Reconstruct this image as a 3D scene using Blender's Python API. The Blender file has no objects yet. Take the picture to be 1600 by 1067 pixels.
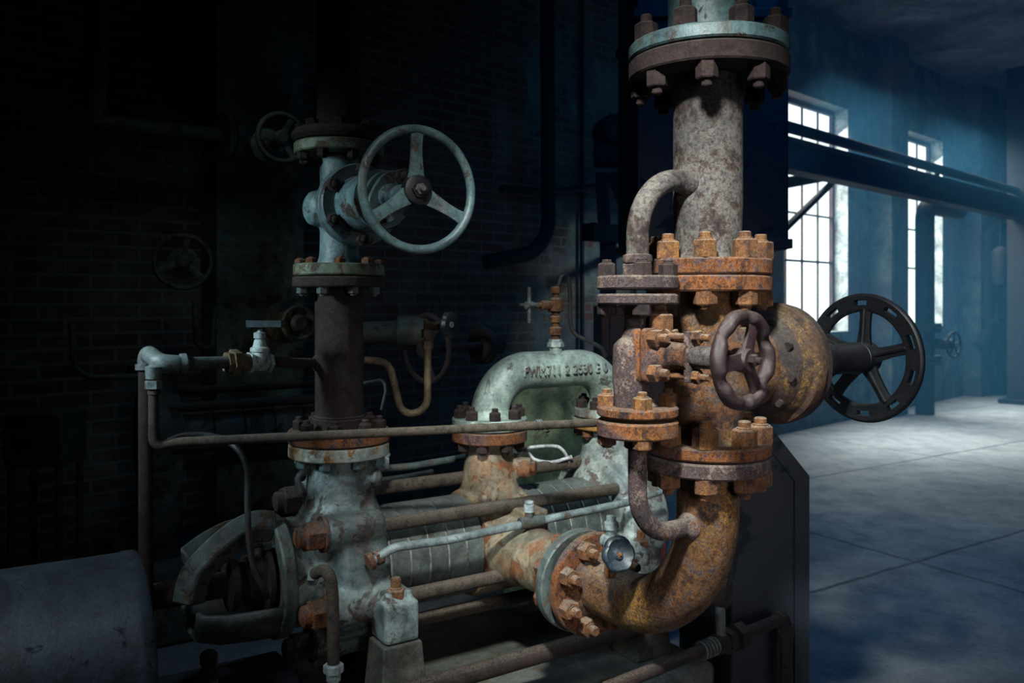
import bpy, bmesh, math, random
from math import sin, cos, pi, radians, tan
from mathutils import Vector, Matrix
random.seed(7)
SC = bpy.context.scene
COL = SC.collection
FPX, HZ, CH = 1300.0, 470.0, 1.5          # focal length in pixels, horizon row, camera height


def P(px, py, Y):
    """world point on the sight line of a pixel, at distance Y"""
    return Vector(((px - 800) / FPX * Y, Y, CH - (py - HZ) / FPX * Y))


def zy(py, Y):
    return CH - (py - HZ) / FPX * Y


Z = Vector((0, 0, 1))
U = Vector((0.844, 0.536, 0)).normalized()      # along the pump shaft
V = Vector((U.y, -U.x, 0))                       # across it, towards the aisle
WD = Vector((0.7326, 0.6807, 0)).normalized()    # along the window wall
WN = Vector((WD.y, -WD.x, 0))                    # out of that wall into the hall
WP = Vector((3.148, 9.45, 0))
CEIL = 4.9


def W(s, n, z=0.0):
    return WP + WD * s + WN * n + Z * z


# ------------------------------------------------------------------ materials
def lin(c):
    return tuple(((x / 255) / 12.92 if x / 255 <= .04045 else ((x / 255 + .055) / 1.055) ** 2.4) for x in c) + (1,)


class NT:
    def __init__(s, name):
        s.m = bpy.data.materials.new(name)
        s.m.use_nodes = True
        s.t = s.m.node_tree
        s.t.nodes.clear()
        s.out = s.t.nodes.new('ShaderNodeOutputMaterial')
        s.b = s.t.nodes.new('ShaderNodeBsdfPrincipled')
        s.t.links.new(s.b.outputs[0], s.out.inputs[0])
        s.co = s.t.nodes.new('ShaderNodeTexCoord').outputs['Object']

    def n(s, k, **kw):
        x = s.t.nodes.new('ShaderNode' + k)
        for a, b in kw.items():
            setattr(x, a, b)
        return x

    def l(s, a, b):
        s.t.links.new(a, b)

    def noise(s, sc, det=6, rough=.6, dist=0, vec=None, off=0):
        x = s.n('TexNoise')
        mp = s.n('Mapping')
        mp.inputs['Location'].default_value = (off, off * 1.7, -off)
        s.l(vec or s.co, mp.inputs[0])
        s.l(mp.outputs[0], x.inputs['Vector'])
        x.inputs['Scale'].default_value = sc
        x.inputs['Detail'].default_value = det
        x.inputs['Roughness'].default_value = rough
        x.inputs['Distortion'].default_value = dist
        return x.outputs['Fac']

    def ramp(s, fac, stops, interp='LINEAR'):
        r = s.n('ValToRGB')
        r.color_ramp.interpolation = interp
        e = r.color_ramp.elements
        while len(e) > 1:
            e.remove(e[-1])
        e[0].position, e[0].color = stops[0][0], stops[0][1]
        for p, c in stops[1:]:
            k = e.new(p)
            k.color = c
        s.l(fac, r.inputs[0])
        return r.outputs[0]

    def bw(s, fac, a, b):
        return s.ramp(fac, [(a, (0, 0, 0, 1)), (b, (1, 1, 1, 1))])

    def mix(s, f, a, b, mode='MIX'):
        x = s.n('Mix', data_type='RGBA', blend_type=mode)
        for v, i in ((f, x.inputs[0]), (a, x.inputs[6]), (b, x.inputs[7])):
            if isinstance(v, (int, float)):
                i.default_value = v
            elif isinstance(v, tuple):
                i.default_value = v
            else:
                s.l(v, i)
        return x.outputs[2]

    def math(s, op, a, b=0.0):
        x = s.n('Math', operation=op)
        for v, i in ((a, x.inputs[0]), (b, x.inputs[1])):
            if isinstance(v, (int, float)):
                i.default_value = v
            else:
                s.l(v, i)
        return x.outputs[0]

    def up(s, a=.55, b=.95):
        g = s.n('NewGeometry')
        x = s.n('SeparateXYZ')
        s.l(g.outputs['True Normal'], x.inputs[0])
        return s.bw(x.outputs[2], a, b)

    def bump(s, h, strength, dist=.004):
        b = s.n('Bump')
        b.inputs['Strength'].default_value = strength
        b.inputs['Distance'].default_value = dist
        s.l(h, b.inputs['Height'])
        s.l(b.outputs[0], s.b.inputs['Normal'])

    def done(s, col, rough=.8, metal=0.0, spec=.35):
        if isinstance(col, tuple):
            s.b.inputs['Base Color'].default_value = col
        else:
            s.l(col, s.b.inputs['Base Color'])
        if isinstance(rough, (int, float)):
            s.b.inputs['Roughness'].default_value = rough
        else:
            s.l(rough, s.b.inputs['Roughness'])
        s.b.inputs['Metallic'].default_value = metal
        s.b.inputs['Specular IOR Level'].default_value = spec
        return s.m


def rust(name, stops, sc=14, dust=0.0, dustc=(150, 140, 125), ochre=0.0, ochrec=(176, 124, 46), bump=.6, rough=.75, spec=.35, metal=0.0, fine=1.0):
    """pitted rust: colour blotches, a fine speckle of pits and scale, ochre primer where some is left, dust on what faces up"""
    m = NT(name)
    a = m.math('ADD', m.math('MULTIPLY', m.noise(sc * 1.3, 8, .7, .6), .62), m.math('MULTIPLY', m.noise(sc * 8, 8, .75, .2, None, 31), .38))
    n = len(stops)
    c = m.ramp(a, [(.39 + .22 * i / (n - 1), lin(x)) for i, x in enumerate(stops)])
    f = m.noise(sc * 17, 6, .8, 0, None, 3.1)
    g = m.noise(sc * 5, 8, .75, .3, None, 12.1)
    if ochre:
        o = m.noise(sc * .32, 4, .6, .3, None, 9.2)
        o2 = m.noise(sc * 10, 8, .8, 0, None, 5.2)
        k = m.math('MULTIPLY', m.bw(o, .64 - ochre * .25, .78 - ochre * .25), m.bw(o2, .46, .56))
        c = m.mix(m.math('MULTIPLY', k, .85), c, m.ramp(f, [(.35, lin(tuple(x * .6 for x in ochrec))), (.6, lin(ochrec))]))
    c = m.mix(.9 * fine, c, m.ramp(f, [(.36, (.16, .14, .17, 1)), (.48, (.85, .85, .85, 1)), (.62, (1.35, 1.28, 1.2, 1))]), 'MULTIPLY')
    c = m.mix(.7 * fine, c, m.ramp(g, [(.34, (.3, .27, .3, 1)), (.52, (1, 1, 1, 1))]), 'MULTIPLY')
    hs = m.n('HueSaturation')
    hs.inputs['Saturation'].default_value = 1.0
    hs.inputs['Hue'].default_value = .503
    hs.inputs['Value'].default_value = .88
    m.l(c, hs.inputs['Color'])
    c = hs.outputs[0]
    c = m.mix(.75, c, m.ramp(m.noise(sc * .45, 6, .65, .5, None, 17), [(.34, (.42, .4, .44, 1)), (.62, (1.15, 1.12, 1.08, 1))]), 'MULTIPLY')
    if dust:
        d = m.math('MULTIPLY', m.up(.4, .95), m.bw(m.noise(sc * 12, 7, .78, 0, None, 1.3), .40, .60))
        c = m.mix(m.math('MULTIPLY', d, dust), c, lin(dustc))
    m.bump(m.math('ADD', m.math('MULTIPLY', f, .8), m.math('MULTIPLY', a, .8)), bump, .006)
    rr = m.math('MULTIPLY_ADD', f, .3)
    rr.node.inputs[2].default_value = rough - .15
    return m.done(c, rr, metal, spec)


def chipped(name, paint, under, chip=.5, sc=9, paint2=None, dust=0.0, bump=.4, rough=.5, spec=.5, stain=.5, stainc=(95, 55, 30), metal=0.0, grime=.75):
    """worn paint over rusting metal, with run-down stains"""
    m = NT(name)
    v = m.noise(sc * .6, 5, .6, .2, None, 2.2)
    c = m.ramp(v, [(.3, lin(paint2 or paint)), (.65, lin(paint))])
    mp = m.n('Mapping')
    mp.inputs['Scale'].default_value = (1, 1, .22)
    m.l(m.co, mp.inputs[0])
    st = m.noise(sc * 2.2, 6, .65, .3, mp.outputs[0], 6.6)
    c = m.mix(m.math('MULTIPLY', m.bw(st, .5, .72), stain), c, lin(stainc))
    e = m.noise(sc * 1.3, 10, .7, .5, None, 4.4)
    k = m.bw(e, .66 - chip * .3, .70 - chip * .3)
    un = m.ramp(m.noise(sc * 5, 5, .7), [(.3, lin(under)), (.7, lin(tuple(min(255, x * 1.7) for x in under)))])
    c = m.mix(k, c, un)
    f = m.noise(sc * 14, 3, .7)
    c = m.mix(.6, c, m.ramp(f, [(.3, (.55, .55, .55, 1)), (.6, (1.1, 1.1, 1.1, 1))]), 'MULTIPLY')
    gq = m.noise(sc * .8, 9, .72, .8, None, 21)
    c = m.mix(grime, c, m.ramp(gq, [(.38, (.22, .23, .25, 1)), (.5, (.75, .75, .75, 1)), (.62, (1.25, 1.25, 1.22, 1))]), 'MULTIPLY')
    g2 = m.noise(sc * 6, 8, .78, 0, None, 23)
    c = m.mix(grime * .8, c, m.ramp(g2, [(.36, (.3, .3, .3, 1)), (.5, (1, 1, 1, 1))]), 'MULTIPLY')
    if dust:
        c = m.mix(m.math('MULTIPLY', m.up(.45, .95), dust), c, lin((120, 125, 120)))
    m.bump(m.math('SUBTRACT', m.math('ADD', m.math('MULTIPLY', f, .35), m.math('MULTIPLY', g2, .5)), m.math('MULTIPLY', k, .6)), bump, .005)
    rr = m.math('MULTIPLY_ADD', k, .35)
    rr.node.inputs[2].default_value = rough
    return m.done(c, rr, metal, spec)


M = {}
M['rust'] = rust('heavy_rust', [(40, 28, 34), (88, 58, 48), (128, 80, 46), (106, 92, 94), (70, 50, 50)], 13, .6, ochre=.2, bump=.9)
M['rust_flange'] = rust('orange_rust', [(44, 31, 37), (98, 60, 42), (158, 94, 40), (104, 86, 92), (80, 54, 48)], 13, .65, ochre=.35, bump=1.0)
M['rust_grey'] = rust('lilac_grey_rust', [(56, 44, 48), (106, 95, 100), (78, 56, 52), (146, 132, 128), (126, 76, 44)], 15, .75, ochre=.0, bump=1.0)
M['rust_gold'] = rust('ochre_rust', [(38, 28, 33), (80, 54, 46), (124, 82, 46), (94, 84, 84), (64, 48, 50)], 10, .7, ochre=.52, ochrec=(200, 146, 48), bump=.9)
M['rust_bonnet'] = rust('dark_ochre_flecked_steel', [(30, 24, 28), (46, 37, 37), (66, 51, 45), (50, 44, 44)], 9, .3, ochre=.32, ochrec=(176, 130, 52), bump=.6, rough=.5)
M['highlight_rim'] = rust('ochre_highlight_rim', [(34, 27, 30), (60, 44, 40), (86, 62, 46), (60, 50, 46)], 9, .3, ochre=.62, ochrec=(206, 158, 70), bump=.7, rough=.5)  # ochre here paints the yellow highlight along the bonnet rim
M['rust_nut'] = rust('nut_rust', [(56, 40, 42), (104, 70, 52), (146, 96, 54), (110, 92, 88)], 18, .9, dustc=(160, 150, 138), ochre=.3, bump=.7)
M['rust_wheel'] = rust('purple_brown_rust', [(32, 24, 30), (50, 37, 42), (68, 48, 49), (58, 46, 52)], 18, .2, bump=.4, rough=.42, spec=.6, fine=.6)
M['rust_riser'] = rust('mottled_riser', [(46, 37, 42), (76, 61, 57), (112, 108, 104), (94, 92, 94), (64, 49, 48)], 8, .2, ochre=.08, ochrec=(140, 122, 86), bump=.8)
M['rust_dark'] = rust('dark_brown_rust', [(26, 20, 24), (46, 34, 35), (62, 45, 43), (46, 40, 42)], 14, .3, bump=.7)
M['rust_rod'] = rust('rod_rust', [(40, 36, 33), (74, 65, 57), (94, 83, 73), (62, 52, 47)], 20, .35, bump=.6, fine=.9)
M['black'] = rust('black_enamel', [(10, 12, 18), (20, 22, 28), (30, 32, 38)], 18, .12, bump=.2, rough=.42, spec=.5)
M['bakelite'] = rust('black_knob', [(34, 44, 54), (54, 68, 80), (70, 84, 94)], 12, .1, bump=.15, rough=.4, spec=.5)
M['teal'] = chipped('worn_teal_paint', (104, 132, 138), (44, 32, 30), .34, 9, (72, 98, 104), .15)
M['teal_dark'] = chipped('dark_teal_paint', (92, 118, 122), (48, 36, 32), .3, 12, (70, 92, 98), .1, rough=.4)
M['grey_pipe'] = chipped('grey_green_casting', (168, 186, 176), (58, 60, 54), .2, 7, (128, 146, 140), .2, rough=.46, stain=.45, stainc=(72, 70, 58))
M['casting'] = chipped('oily_grey_casting', (92, 100, 96), (52, 40, 32), .34, 10, (64, 72, 70), .25, rough=.5, stain=.6)
M['casting_worn'] = chipped('worn_grey_casting', (140, 156, 156), (50, 42, 38), .4, 9, (62, 70, 70), .25, rough=.42, stain=.5, grime=.9)
M['white_cast'] = chipped('flaking_white_casting', (172, 182, 178), (70, 64, 60), .42, 11, (120, 136, 136), .25, rough=.55, stain=.55, stainc=(112, 70, 38))
M['nozzle'] = chipped('rust_stained_white_casting', (150, 140, 120), (88, 56, 34), .5, 10, (116, 98, 72), .2, rough=.5, stain=.8, stainc=(140, 82, 36))
M['barrel'] = chipped('dark_grey_casing', (98, 106, 102), (50, 46, 40), .24, 8, (72, 80, 78), .2, rough=.55, stain=.5, stainc=(60, 54, 44))
M['seam_metal'] = chipped('bare_seam_metal', (128, 130, 122), (60, 52, 44), .3, 20)
M['galv'] = chipped('galvanised_tube', (140, 154, 156), (74, 66, 58), .3, 14, (104, 118, 122), .2, rough=.42, spec=.6)
M['galv_dark'] = chipped('dull_galvanised', (92, 104, 102), (66, 56, 46), .38, 14, (64, 76, 76), .2, rough=.5)
M['white_valve'] = chipped('white_valve_paint', (190, 204, 204), (96, 96, 90), .22, 22, (150, 170, 172), .2, rough=.5)
M['brass'] = rust('dull_brass', [(74, 62, 48), (112, 96, 74), (132, 116, 92)], 22, .3, bump=.3, rough=.5)
M['flange_white'] = chipped('white_flange_paint', (168, 176, 168), (104, 70, 32), .5, 10, (130, 140, 132), .25, stain=.6, stainc=(150, 92, 34))
M['flange_green'] = chipped('pale_green_flange_paint', (118, 128, 104), (62, 50, 40), .5, 16, (88, 100, 84), .2)
M['sheet'] = chipped('grey_sheet_metal', (74, 84, 98), (26, 24, 26), .2, 8, (52, 60, 72), .1, rough=.5, stain=.4, stainc=(34, 34, 38))
M['dark_steel'] = chipped('dark_steel', (15, 21, 36), (12, 12, 16), .3, 4, (11, 15, 26), .05, rough=.6, stain=.3, stainc=(24, 22, 22))
M['concrete'] = chipped('block_concrete', (98, 100, 92), (62, 50, 36), .34, 7, (72, 74, 70), .15, rough=.85, spec=.2)
M['red_panel'] = chipped('dull_red_paint', (116, 42, 38), (46, 24, 24), .3, 5, (88, 32, 30), 0)
M['green_panel'] = chipped('moss_green_paint', (104, 116, 86), (56, 54, 42), .25, 7, (82, 92, 72), .0, stain=.35, stainc=(80, 70, 50))
M['paper'] = chipped('faded_yellow_paper', (126, 112, 60), (60, 54, 34), .4, 30)
M['cable'] = chipped('dark_cable', (44, 50, 54), (26, 26, 28), .3, 20, rough=.5)
M['white_cable'] = chipped('white_cable', (196, 200, 204), (90, 90, 92), .2, 30, rough=.5)
M['old_machine'] = chipped('old_machine_green', (74, 82, 72), (40, 34, 28), .4, 7, (50, 58, 54), .2, rough=.6)
M['wall_steel'] = rust('sooty_steel', [(14, 14, 18), (26, 26, 30), (36, 34, 36)], 6, 0, bump=.3)
M['frame'] = rust('window_iron', [(60, 40, 44), (92, 66, 66), (70, 60, 66)], 10, 0, bump=.2)


# ------------------------------------------------------------------ objects
TM = {}


def thing(name, label, cat, loc=(0, 0, 0), rz=0.0, group=None):
    o = bpy.data.objects.new(name, None)
    o.empty_display_size = .05
    o.location = loc
    o.rotation_euler = (0, 0, rz)
    o['label'] = label
    o['category'] = cat
    if group:
        o['group'] = group
    COL.objects.link(o)
    TM[o.name] = Matrix.Translation(Vector(loc)) @ Matrix.Rotation(rz, 4, 'Z')
    return o


def obj(name, bm, mat, parent=None, sharp=36, remesh=0, sm=3, label=None, kind=None, bevel=0):
    """link a bmesh (built in world coordinates) as one mesh object under parent"""
    me = bpy.data.meshes.new(name)
    mw = TM[parent.name] if parent is not None else Matrix()
    bm.transform(mw.inverted())
    bmesh.ops.recalc_face_normals(bm, faces=bm.faces)
    for f in bm.faces:
        f.smooth = True
    bm.to_mesh(me)
    bm.free()
    me.set_sharp_from_angle(angle=radians(sharp))
    o = bpy.data.objects.new(name, me)
    me.materials.append(M[mat] if isinstance(mat, str) else mat)
    COL.objects.link(o)
    if parent is not None:
        o.parent = parent
        TM[o.name] = mw
    if label:
        o['label'] = label
    if kind:
        o['kind'] = kind
    if bevel:
        b = o.modifiers.new('edge', 'BEVEL')
        b.width = bevel
        b.segments = 2
        b.limit_method = 'ANGLE'
    if remesh:
        r = o.modifiers.new('cast', 'REMESH')
        r.mode = 'VOXEL'
        r.voxel_size = remesh
        r.use_smooth_shade = True
        s = o.modifiers.new('fillet', 'SMOOTH')
        s.iterations = sm
        s.factor = .5
    return o


def tag(o, label, cat, group=None, kind=None):
    if label:
        o['label'] = label
    if cat:
        o['category'] = cat
    if group:
        o['group'] = group
    if kind:
        o['kind'] = kind
    return o


# ------------------------------------------------------------------ shapes
def B():
    return bmesh.new()


def frame(o, a):
    a = Vector(a).normalized()
    if abs(a.z) > .99:
        x, y = Vector((1, 0, 0)), Vector((0, 1, 0)) * (1 if a.z > 0 else -1)
    else:
        x = Z.cross(a).normalized()
        y = a.cross(x)
    m = Matrix((x, y, a)).transposed().to_4x4()
    m.translation = Vector(o)
    return m


def lathe(bm, prof, o, a=Z, seg=32, mod=None, ph=0.0, closed=False):
    """turn a profile of (radius, height along a) about the axis a through o"""
    F = frame(o, a)
    rings = []
    for r, h in prof:
        if r < 1e-6:
            rings.append([bm.verts.new(F @ Vector((0, 0, h)))])
        else:
            ring = []
            for i in range(seg):
                t = ph + 2 * pi * i / seg
                k = mod(t, r) if mod else 1
                ring.append(bm.verts.new(F @ Vector((r * k * cos(t), r * k * sin(t), h))))
            rings.append(ring)
    if closed:
        rings.append(rings[0])
    for p, q in zip(rings, rings[1:]):
        for i in range(seg):
            j = (i + 1) % seg
            if len(p) == 1 and len(q) == 1:
                break
            if len(p) == 1:
                bm.faces.new((p[0], q[j], q[i]))
            elif len(q) == 1:
                bm.faces.new((p[i], p[j], q[0]))
            else:
                bm.faces.new((p[i], p[j], q[j], q[i]))
    return bm


def rod(bm, a, b, r, seg=16, r2=None, ch=.12):
    a, b = Vector(a), Vector(b)
    L = (b - a).length
    r2 = r if r2 is None else r2
    c = min(r * ch, L * .3)
    return lathe(bm, [(0, 0), (r - c, 0), (r, c), (r2, L - c), (r2 - c, L), (0, L)], a, b - a, seg)


def disc(bm, o, a, r, h0, h1, seg=48, bev=.003, ph=0.0):
    return lathe(bm, [(0, h0), (r - bev, h0), (r, h0 + bev), (r, h1 - bev), (r - bev, h1), (0, h1)], o, a, seg, ph=ph)


def hexa(bm, o, a, flat, h, ph=0.0, h0=0.0):
    R = flat / 2 / cos(pi / 6)
    c = flat * .07
    return lathe(bm, [(0, h0), (R, h0), (R, h0 + h - c), (R - c, h0 + h), (0, h0 + h)], o, a, 6, ph=ph)


def nut(bm, o, a, flat, h, ph=0.0, stud=None, wash=True):
    """washer, hexagon nut and the end of its stud, standing on o along a"""
    o = Vector(o)
    hexa(bm, o, a, flat, h, ph)
    sr = flat * .29
    so = stud if stud is not None else flat * .3
    lathe(bm, [(0, h * .9), (sr * 1.25, h * .9), (sr * 1.25, h + flat * .06), (sr, h + flat * .08), (sr, h + so * .85), (sr * .8, h + so), (0, h + so)], o, a, 12)
    return bm


def fillet(pts, r, n=8):
    pts = [Vector(p) for p in pts]
    out = [pts[0]]
    for i in range(1, len(pts) - 1):
        p, c, q = pts[i - 1], pts[i], pts[i + 1]
        d1, d2 = (c - p).normalized(), (q - c).normalized()
        th = d1.angle(d2)
        if th < .03:
            out.append(c)
            continue
        rr = r[i - 1] if isinstance(r, (list, tuple)) else r
        T = min(rr * tan(th / 2), .49 * (c - p).length if i > 1 else .98 * (c - p).length, .49 * (q - c).length if i < len(pts) - 2 else .98 * (q - c).length)
        rr = T / tan(th / 2)
        cen = c + (d2 - d1).normalized() * (rr / cos(th / 2))
        a, b = (c - d1 * T) - cen, (c + d2 * T) - cen
        for k in range(n + 1):
            f = k / n
            out.append(cen + (a * sin((1 - f) * th) + b * sin(f * th)) / sin(th))
    out.append(pts[-1])
    return out


def spline(pts, n=8):
    pts = [Vector(p) for p in pts]
    q = [pts[0] * 2 - pts[1]] + pts + [pts[-1] * 2 - pts[-2]]
    out = []
    for i in range(1, len(q) - 2):
        for k in range(n):
            t = k / n
            a, b, c, d = q[i - 1], q[i], q[i + 1], q[i + 2]
            out.append(.5 * ((2 * b) + (c - a) * t + (2 * a - 5 * b + 4 * c - d) * t * t + (3 * b - a - 3 * c + d) * t ** 3))
    out.append(pts[-1])
    return out


def sweep(bm, path, r, seg=14, cap=True, flat=1.0):
    path = [Vector(p) for p in path]
    n = len(path)
    tan_ = []
    for i in range(n):
        a, b = path[max(0, i - 1)], path[min(n - 1, i + 1)]
        tan_.append((b - a).normalized())
    t0 = tan_[0]
    x = (t0.cross(Z) if abs(t0.z) < .9 else t0.cross(Vector((1, 0, 0)))).normalized()
    rings = []
    for i in range(n):
        if i:
            ax = tan_[i - 1].cross(tan_[i])
            if ax.length > 1e-7:
                x = Matrix.Rotation(tan_[i - 1].angle(tan_[i]), 3, ax.normalized()) @ x
        y = tan_[i].cross(x)
        rr = r(i / (n - 1)) if callable(r) else r
        rings.append([bm.verts.new(path[i] + x * (rr * cos(2 * pi * k / seg)) + y * (rr * flat * sin(2 * pi * k / seg))) for k in range(seg)])
    for p, q in zip(rings, rings[1:]):
        for k in range(seg):
            j = (k + 1) % seg
            bm.faces.new((p[k], p[j], q[j], q[k]))
    if cap:
        bm.faces.new(rings[0][::-1])
        bm.faces.new(rings[-1])
    return bm


def tube(bm, pts, r, bend=.05, seg=14, n=8):
    return sweep(bm, fillet(pts, bend, n), r, seg)


def box(bm, c, ax, ay, az, hx, hy, hz):
    c = Vector(c)
    vs = [bm.verts.new(c + ax * (hx * i) + ay * (hy * j) + az * (hz * k)) for i in (-1, 1) for j in (-1, 1) for k in (-1, 1)]
    for f in ((0, 1, 3, 2), (4, 6, 7, 5), (0, 4, 5, 1), (2, 3, 7, 6), (0, 2, 6, 4), (1, 5, 7, 3)):
        bm.faces.new([vs[i] for i in f])
    return bm


def prism(bm, poly, d):
    """extrude a polygon of world points along d"""
    a = [bm.verts.new(Vector(p)) for p in poly]
    b = [bm.verts.new(Vector(p) + Vector(d)) for p in poly]
    bm.faces.new(a[::-1])
    bm.faces.new(b)
    for i in range(len(a)):
        j = (i + 1) % len(a)
        bm.faces.new((a[i], a[j], b[j], b[i]))
    return bm


def torus(bm, o, a, R, r, seg=64, k=12, flat=1.0, mod=None):
    F = frame(o, a)
    rings = []
    for i in range(seg):
        t = 2 * pi * i / seg
        m = mod(t) if mod else 1
        rings.append([bm.verts.new(F @ Vector(((R * m + r * cos(2 * pi * j / k)) * cos(t), (R * m + r * cos(2 * pi * j / k)) * sin(t), r * flat * sin(2 * pi * j / k)))) for j in range(k)])
    for i in range(seg):
        p, q = rings[i], rings[(i + 1) % seg]
        for j in range(k):
            l = (j + 1) % k
            bm.faces.new((p[j], q[j], q[l], p[l]))
    return bm


def polar_plate(bm, o, a, rads, keep, seg, h0, h1):
    """flat ring cut into cells; keep(ring, sector) says which cells are metal"""
    F = frame(o, a)
    vs = {}

    def v(j, i, h):
        key = (j, i % seg, h)
        if key not in vs:
            t = 2 * pi * i / seg
            vs[key] = bm.verts.new(F @ Vector((rads[j] * cos(t), rads[j] * sin(t), h)))
        return vs[key]
    nr = len(rads) - 1
    for j in range(nr):
        for i in range(seg):
            if not keep(j, i):
                continue
            for h in (h0, h1):
                bm.faces.new((v(j, i, h), v(j + 1, i, h), v(j + 1, i + 1, h), v(j, i + 1, h)))
            if j == 0 or not keep(j - 1, i):
                bm.faces.new((v(j, i, h0), v(j, i + 1, h0), v(j, i + 1, h1), v(j, i, h1)))
            if j == nr - 1 or not keep(j + 1, i):
                bm.faces.new((v(j + 1, i, h0), v(j + 1, i + 1, h0), v(j + 1, i + 1, h1), v(j + 1, i, h1)))
            if not keep(j, (i - 1) % seg):
                bm.faces.new((v(j, i, h0), v(j + 1, i, h0), v(j + 1, i, h1), v(j, i, h1)))
            if not keep(j, (i + 1) % seg):
                bm.faces.new((v(j, i + 1, h0), v(j + 1, i + 1, h0), v(j + 1, i + 1, h1), v(j, i + 1, h1)))
    return bm


def circ(o, a, r, n, ph):
    """n points on a circle about the axis a, angles measured from the axis' own right-hand side"""
    F = frame(o, a)
    return [F @ Vector((r * cos(ph + 2 * pi * i / n), r * sin(ph + 2 * pi * i / n), 0)) for i in range(n)]


def nuts(th, name, o, a, r, n, ph, flat, h, mat, out=1, stud=None, shank=0):
    """n nuts on a flange face; shank reaches back into the joint's gap"""
    fx = frame(o, a)
    for i, p in enumerate(circ(o, a, r, n, ph)):
        b = B()
        nut(b, p, a, flat, h * random.uniform(.94, 1.06), random.random() * pi, stud)
        obj(name, b, mat, th)


def flange(th, o, a, r, h0, h1, mat, name='flange', label=None, bev=.004):
    b = B()
    disc(b, o, a, r, h0, h1, 64, bev)
    return obj(name, b, mat, th, label=label)


def spoke(bm, o, a, ang, r0, r1, w0, w1, th_, off=0.0):
    F = frame(o, a)
    R = Matrix.Rotation(ang, 4, 'Z')
    n = 6
    rows = []
    for i in range(n + 1):
        t = i / n
        w = w0 + (w1 - w0) * t + .35 * w0 * ((1 - t) ** 4 + t ** 6)
        r = r0 + (r1 - r0) * t
        h = off * (1 - t)
        rows.append([bm.verts.new(F @ R @ Vector((r, s * w / 2, h + k * th_ / 2 * (.55 if abs(s) == 1 else 1)))) for s, k in ((-1, -1), (0, -1), (1, -1), (1, 1), (0, 1), (-1, 1))])
    for p, q in zip(rows, rows[1:]):
        for i in range(6):
            j = (i + 1) % 6
            bm.faces.new((p[i], p[j], q[j], q[i]))
    bm.faces.new(rows[0][::-1])
    bm.faces.new(rows[-1])
    return bm
RZ = math.atan2(U.y, U.x)

# ================================================================== main rusty column
C = Vector((.459, 1.95, 0))
k = .0015


def zc(py):
    return CH - (py - HZ) * k


def at(base, t=0.0, e=0.0, z=0.0):
    return Vector((base.x, base.y, 0)) + U * t + V * e + Z * z


PH = radians(-3.4) + RZ     # bolt pattern of the column joints

t = thing('riser_pipe', 'mottled rusty riser pipe standing on top of the big ochre gate valve', 'pipe', at(C, z=zc(431)), RZ)
b = B()
lathe(b, [(.0, zc(428)), (.094, zc(407)), (.0805, zc(398)), (.076, zc(380)), (.079, zc(345)), (.0803, zc(320)), (.0803, zc(160)), (.084, zc(150)), (.0835, zc(120)), (.0, zc(118))], C, Z, 56)
obj('pipe', b, 'rust_riser', t)
flange(t, C, Z, .146, zc(430.5), zc(406), 'rust_flange')
flange(t, C, Z, .184, zc(125), zc(97), 'rust_dark', label='wide dark top flange')
nuts(t, 'nut', at(C, z=zc(406)), Z, .119, 8, PH, .049, .042, 'rust_nut', stud=.017)
nuts(t, 'nut', at(C, z=zc(125)), -Z, .155, 8, radians(14), .042, .036, 'rust_dark', stud=.016)

t = thing('overhead_pipe', 'grey overhead pipe rising from the wide top flange to the ceiling', 'pipe', at(C, z=zc(94)), RZ)
b = B()
lathe(b, [(0, zc(92)), (.0925, zc(90)), (.0925, CEIL - .01), (0, CEIL - .01)], C, Z, 56)
obj('pipe', b, 'teal_dark', t)
flange(t, C, Z, .184, zc(94), zc(72), 'teal_dark')
nuts(t, 'nut', at(C, z=zc(72)), Z, .155, 8, radians(14), .046, .04, 'rust_dark', stud=.02)

# ---- the ochre gate valve
ZS = 1.345
G = thing('gate_valve', 'big rusty gate valve with ochre paint and black five spoked wheel', 'valve', at(C, z=zc(706)), RZ)
b = B()
lathe(b, [(0, zc(440)), (.108, zc(446)), (.086, zc(462)), (.08, zc(480)), (.088, zc(505)), (.102, zc(540)), (.104, zc(575)), (.1, zc(612)), (.082, zc(645)), (.074, zc(662)), (.08, zc(680)), (.11, zc(694)), (0, zc(700))], C, Z, 64)
lathe(b, [(0, -.09), (.06, -.085), (.09, -.05), (.1, .0), (.102, .13), (.1, .2), (0, .2)], at(C, z=ZS), U, 64)
obj('body', b, 'rust_gold', G, remesh=.006, sm=5)
flange(G, C, Z, .146, zc(456), zc(432), 'rust_flange')
flange(G, C, Z, .144, zc(706), zc(687), 'rust_flange')
nuts(G, 'nut', at(C, z=zc(456)), -Z, .119, 8, -PH, .047, .032, 'rust_nut', stud=.01)
nuts(G, 'nut', at(C, z=zc(687)), Z, .118, 8, PH, .05, .042, 'rust_nut', stud=.018)
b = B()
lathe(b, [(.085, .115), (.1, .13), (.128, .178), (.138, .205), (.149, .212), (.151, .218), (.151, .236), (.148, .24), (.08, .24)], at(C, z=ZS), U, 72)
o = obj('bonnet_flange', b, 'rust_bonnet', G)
o.data.materials.append(M['highlight_rim'])  # outer ring carries the rim highlight as colour
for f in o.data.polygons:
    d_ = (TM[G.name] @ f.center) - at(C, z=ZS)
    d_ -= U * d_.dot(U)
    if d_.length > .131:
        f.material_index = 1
b = B()
lathe(b, [(.08, .243), (.143, .243), (.146, .246), (.146, .262), (.142, .266), (.1, .268), (.082, .31), (.055, .36), (.046, .40), (.0, .40)], at(C, z=ZS), U, 64)
obj('bonnet', b, 'rust_dark', G)
for i, p in enumerate(circ(at(C, z=ZS), U, .117, 10, .2)):
    b = B()
    lathe(b, [(0, .150), (.010, .150), (.010, .159), (.008, .162), (0, .162)], p, U.lerp(-U, 0), 16)
    o = obj('bolt_head', b, 'rust_dark', G)
b = B()
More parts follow.
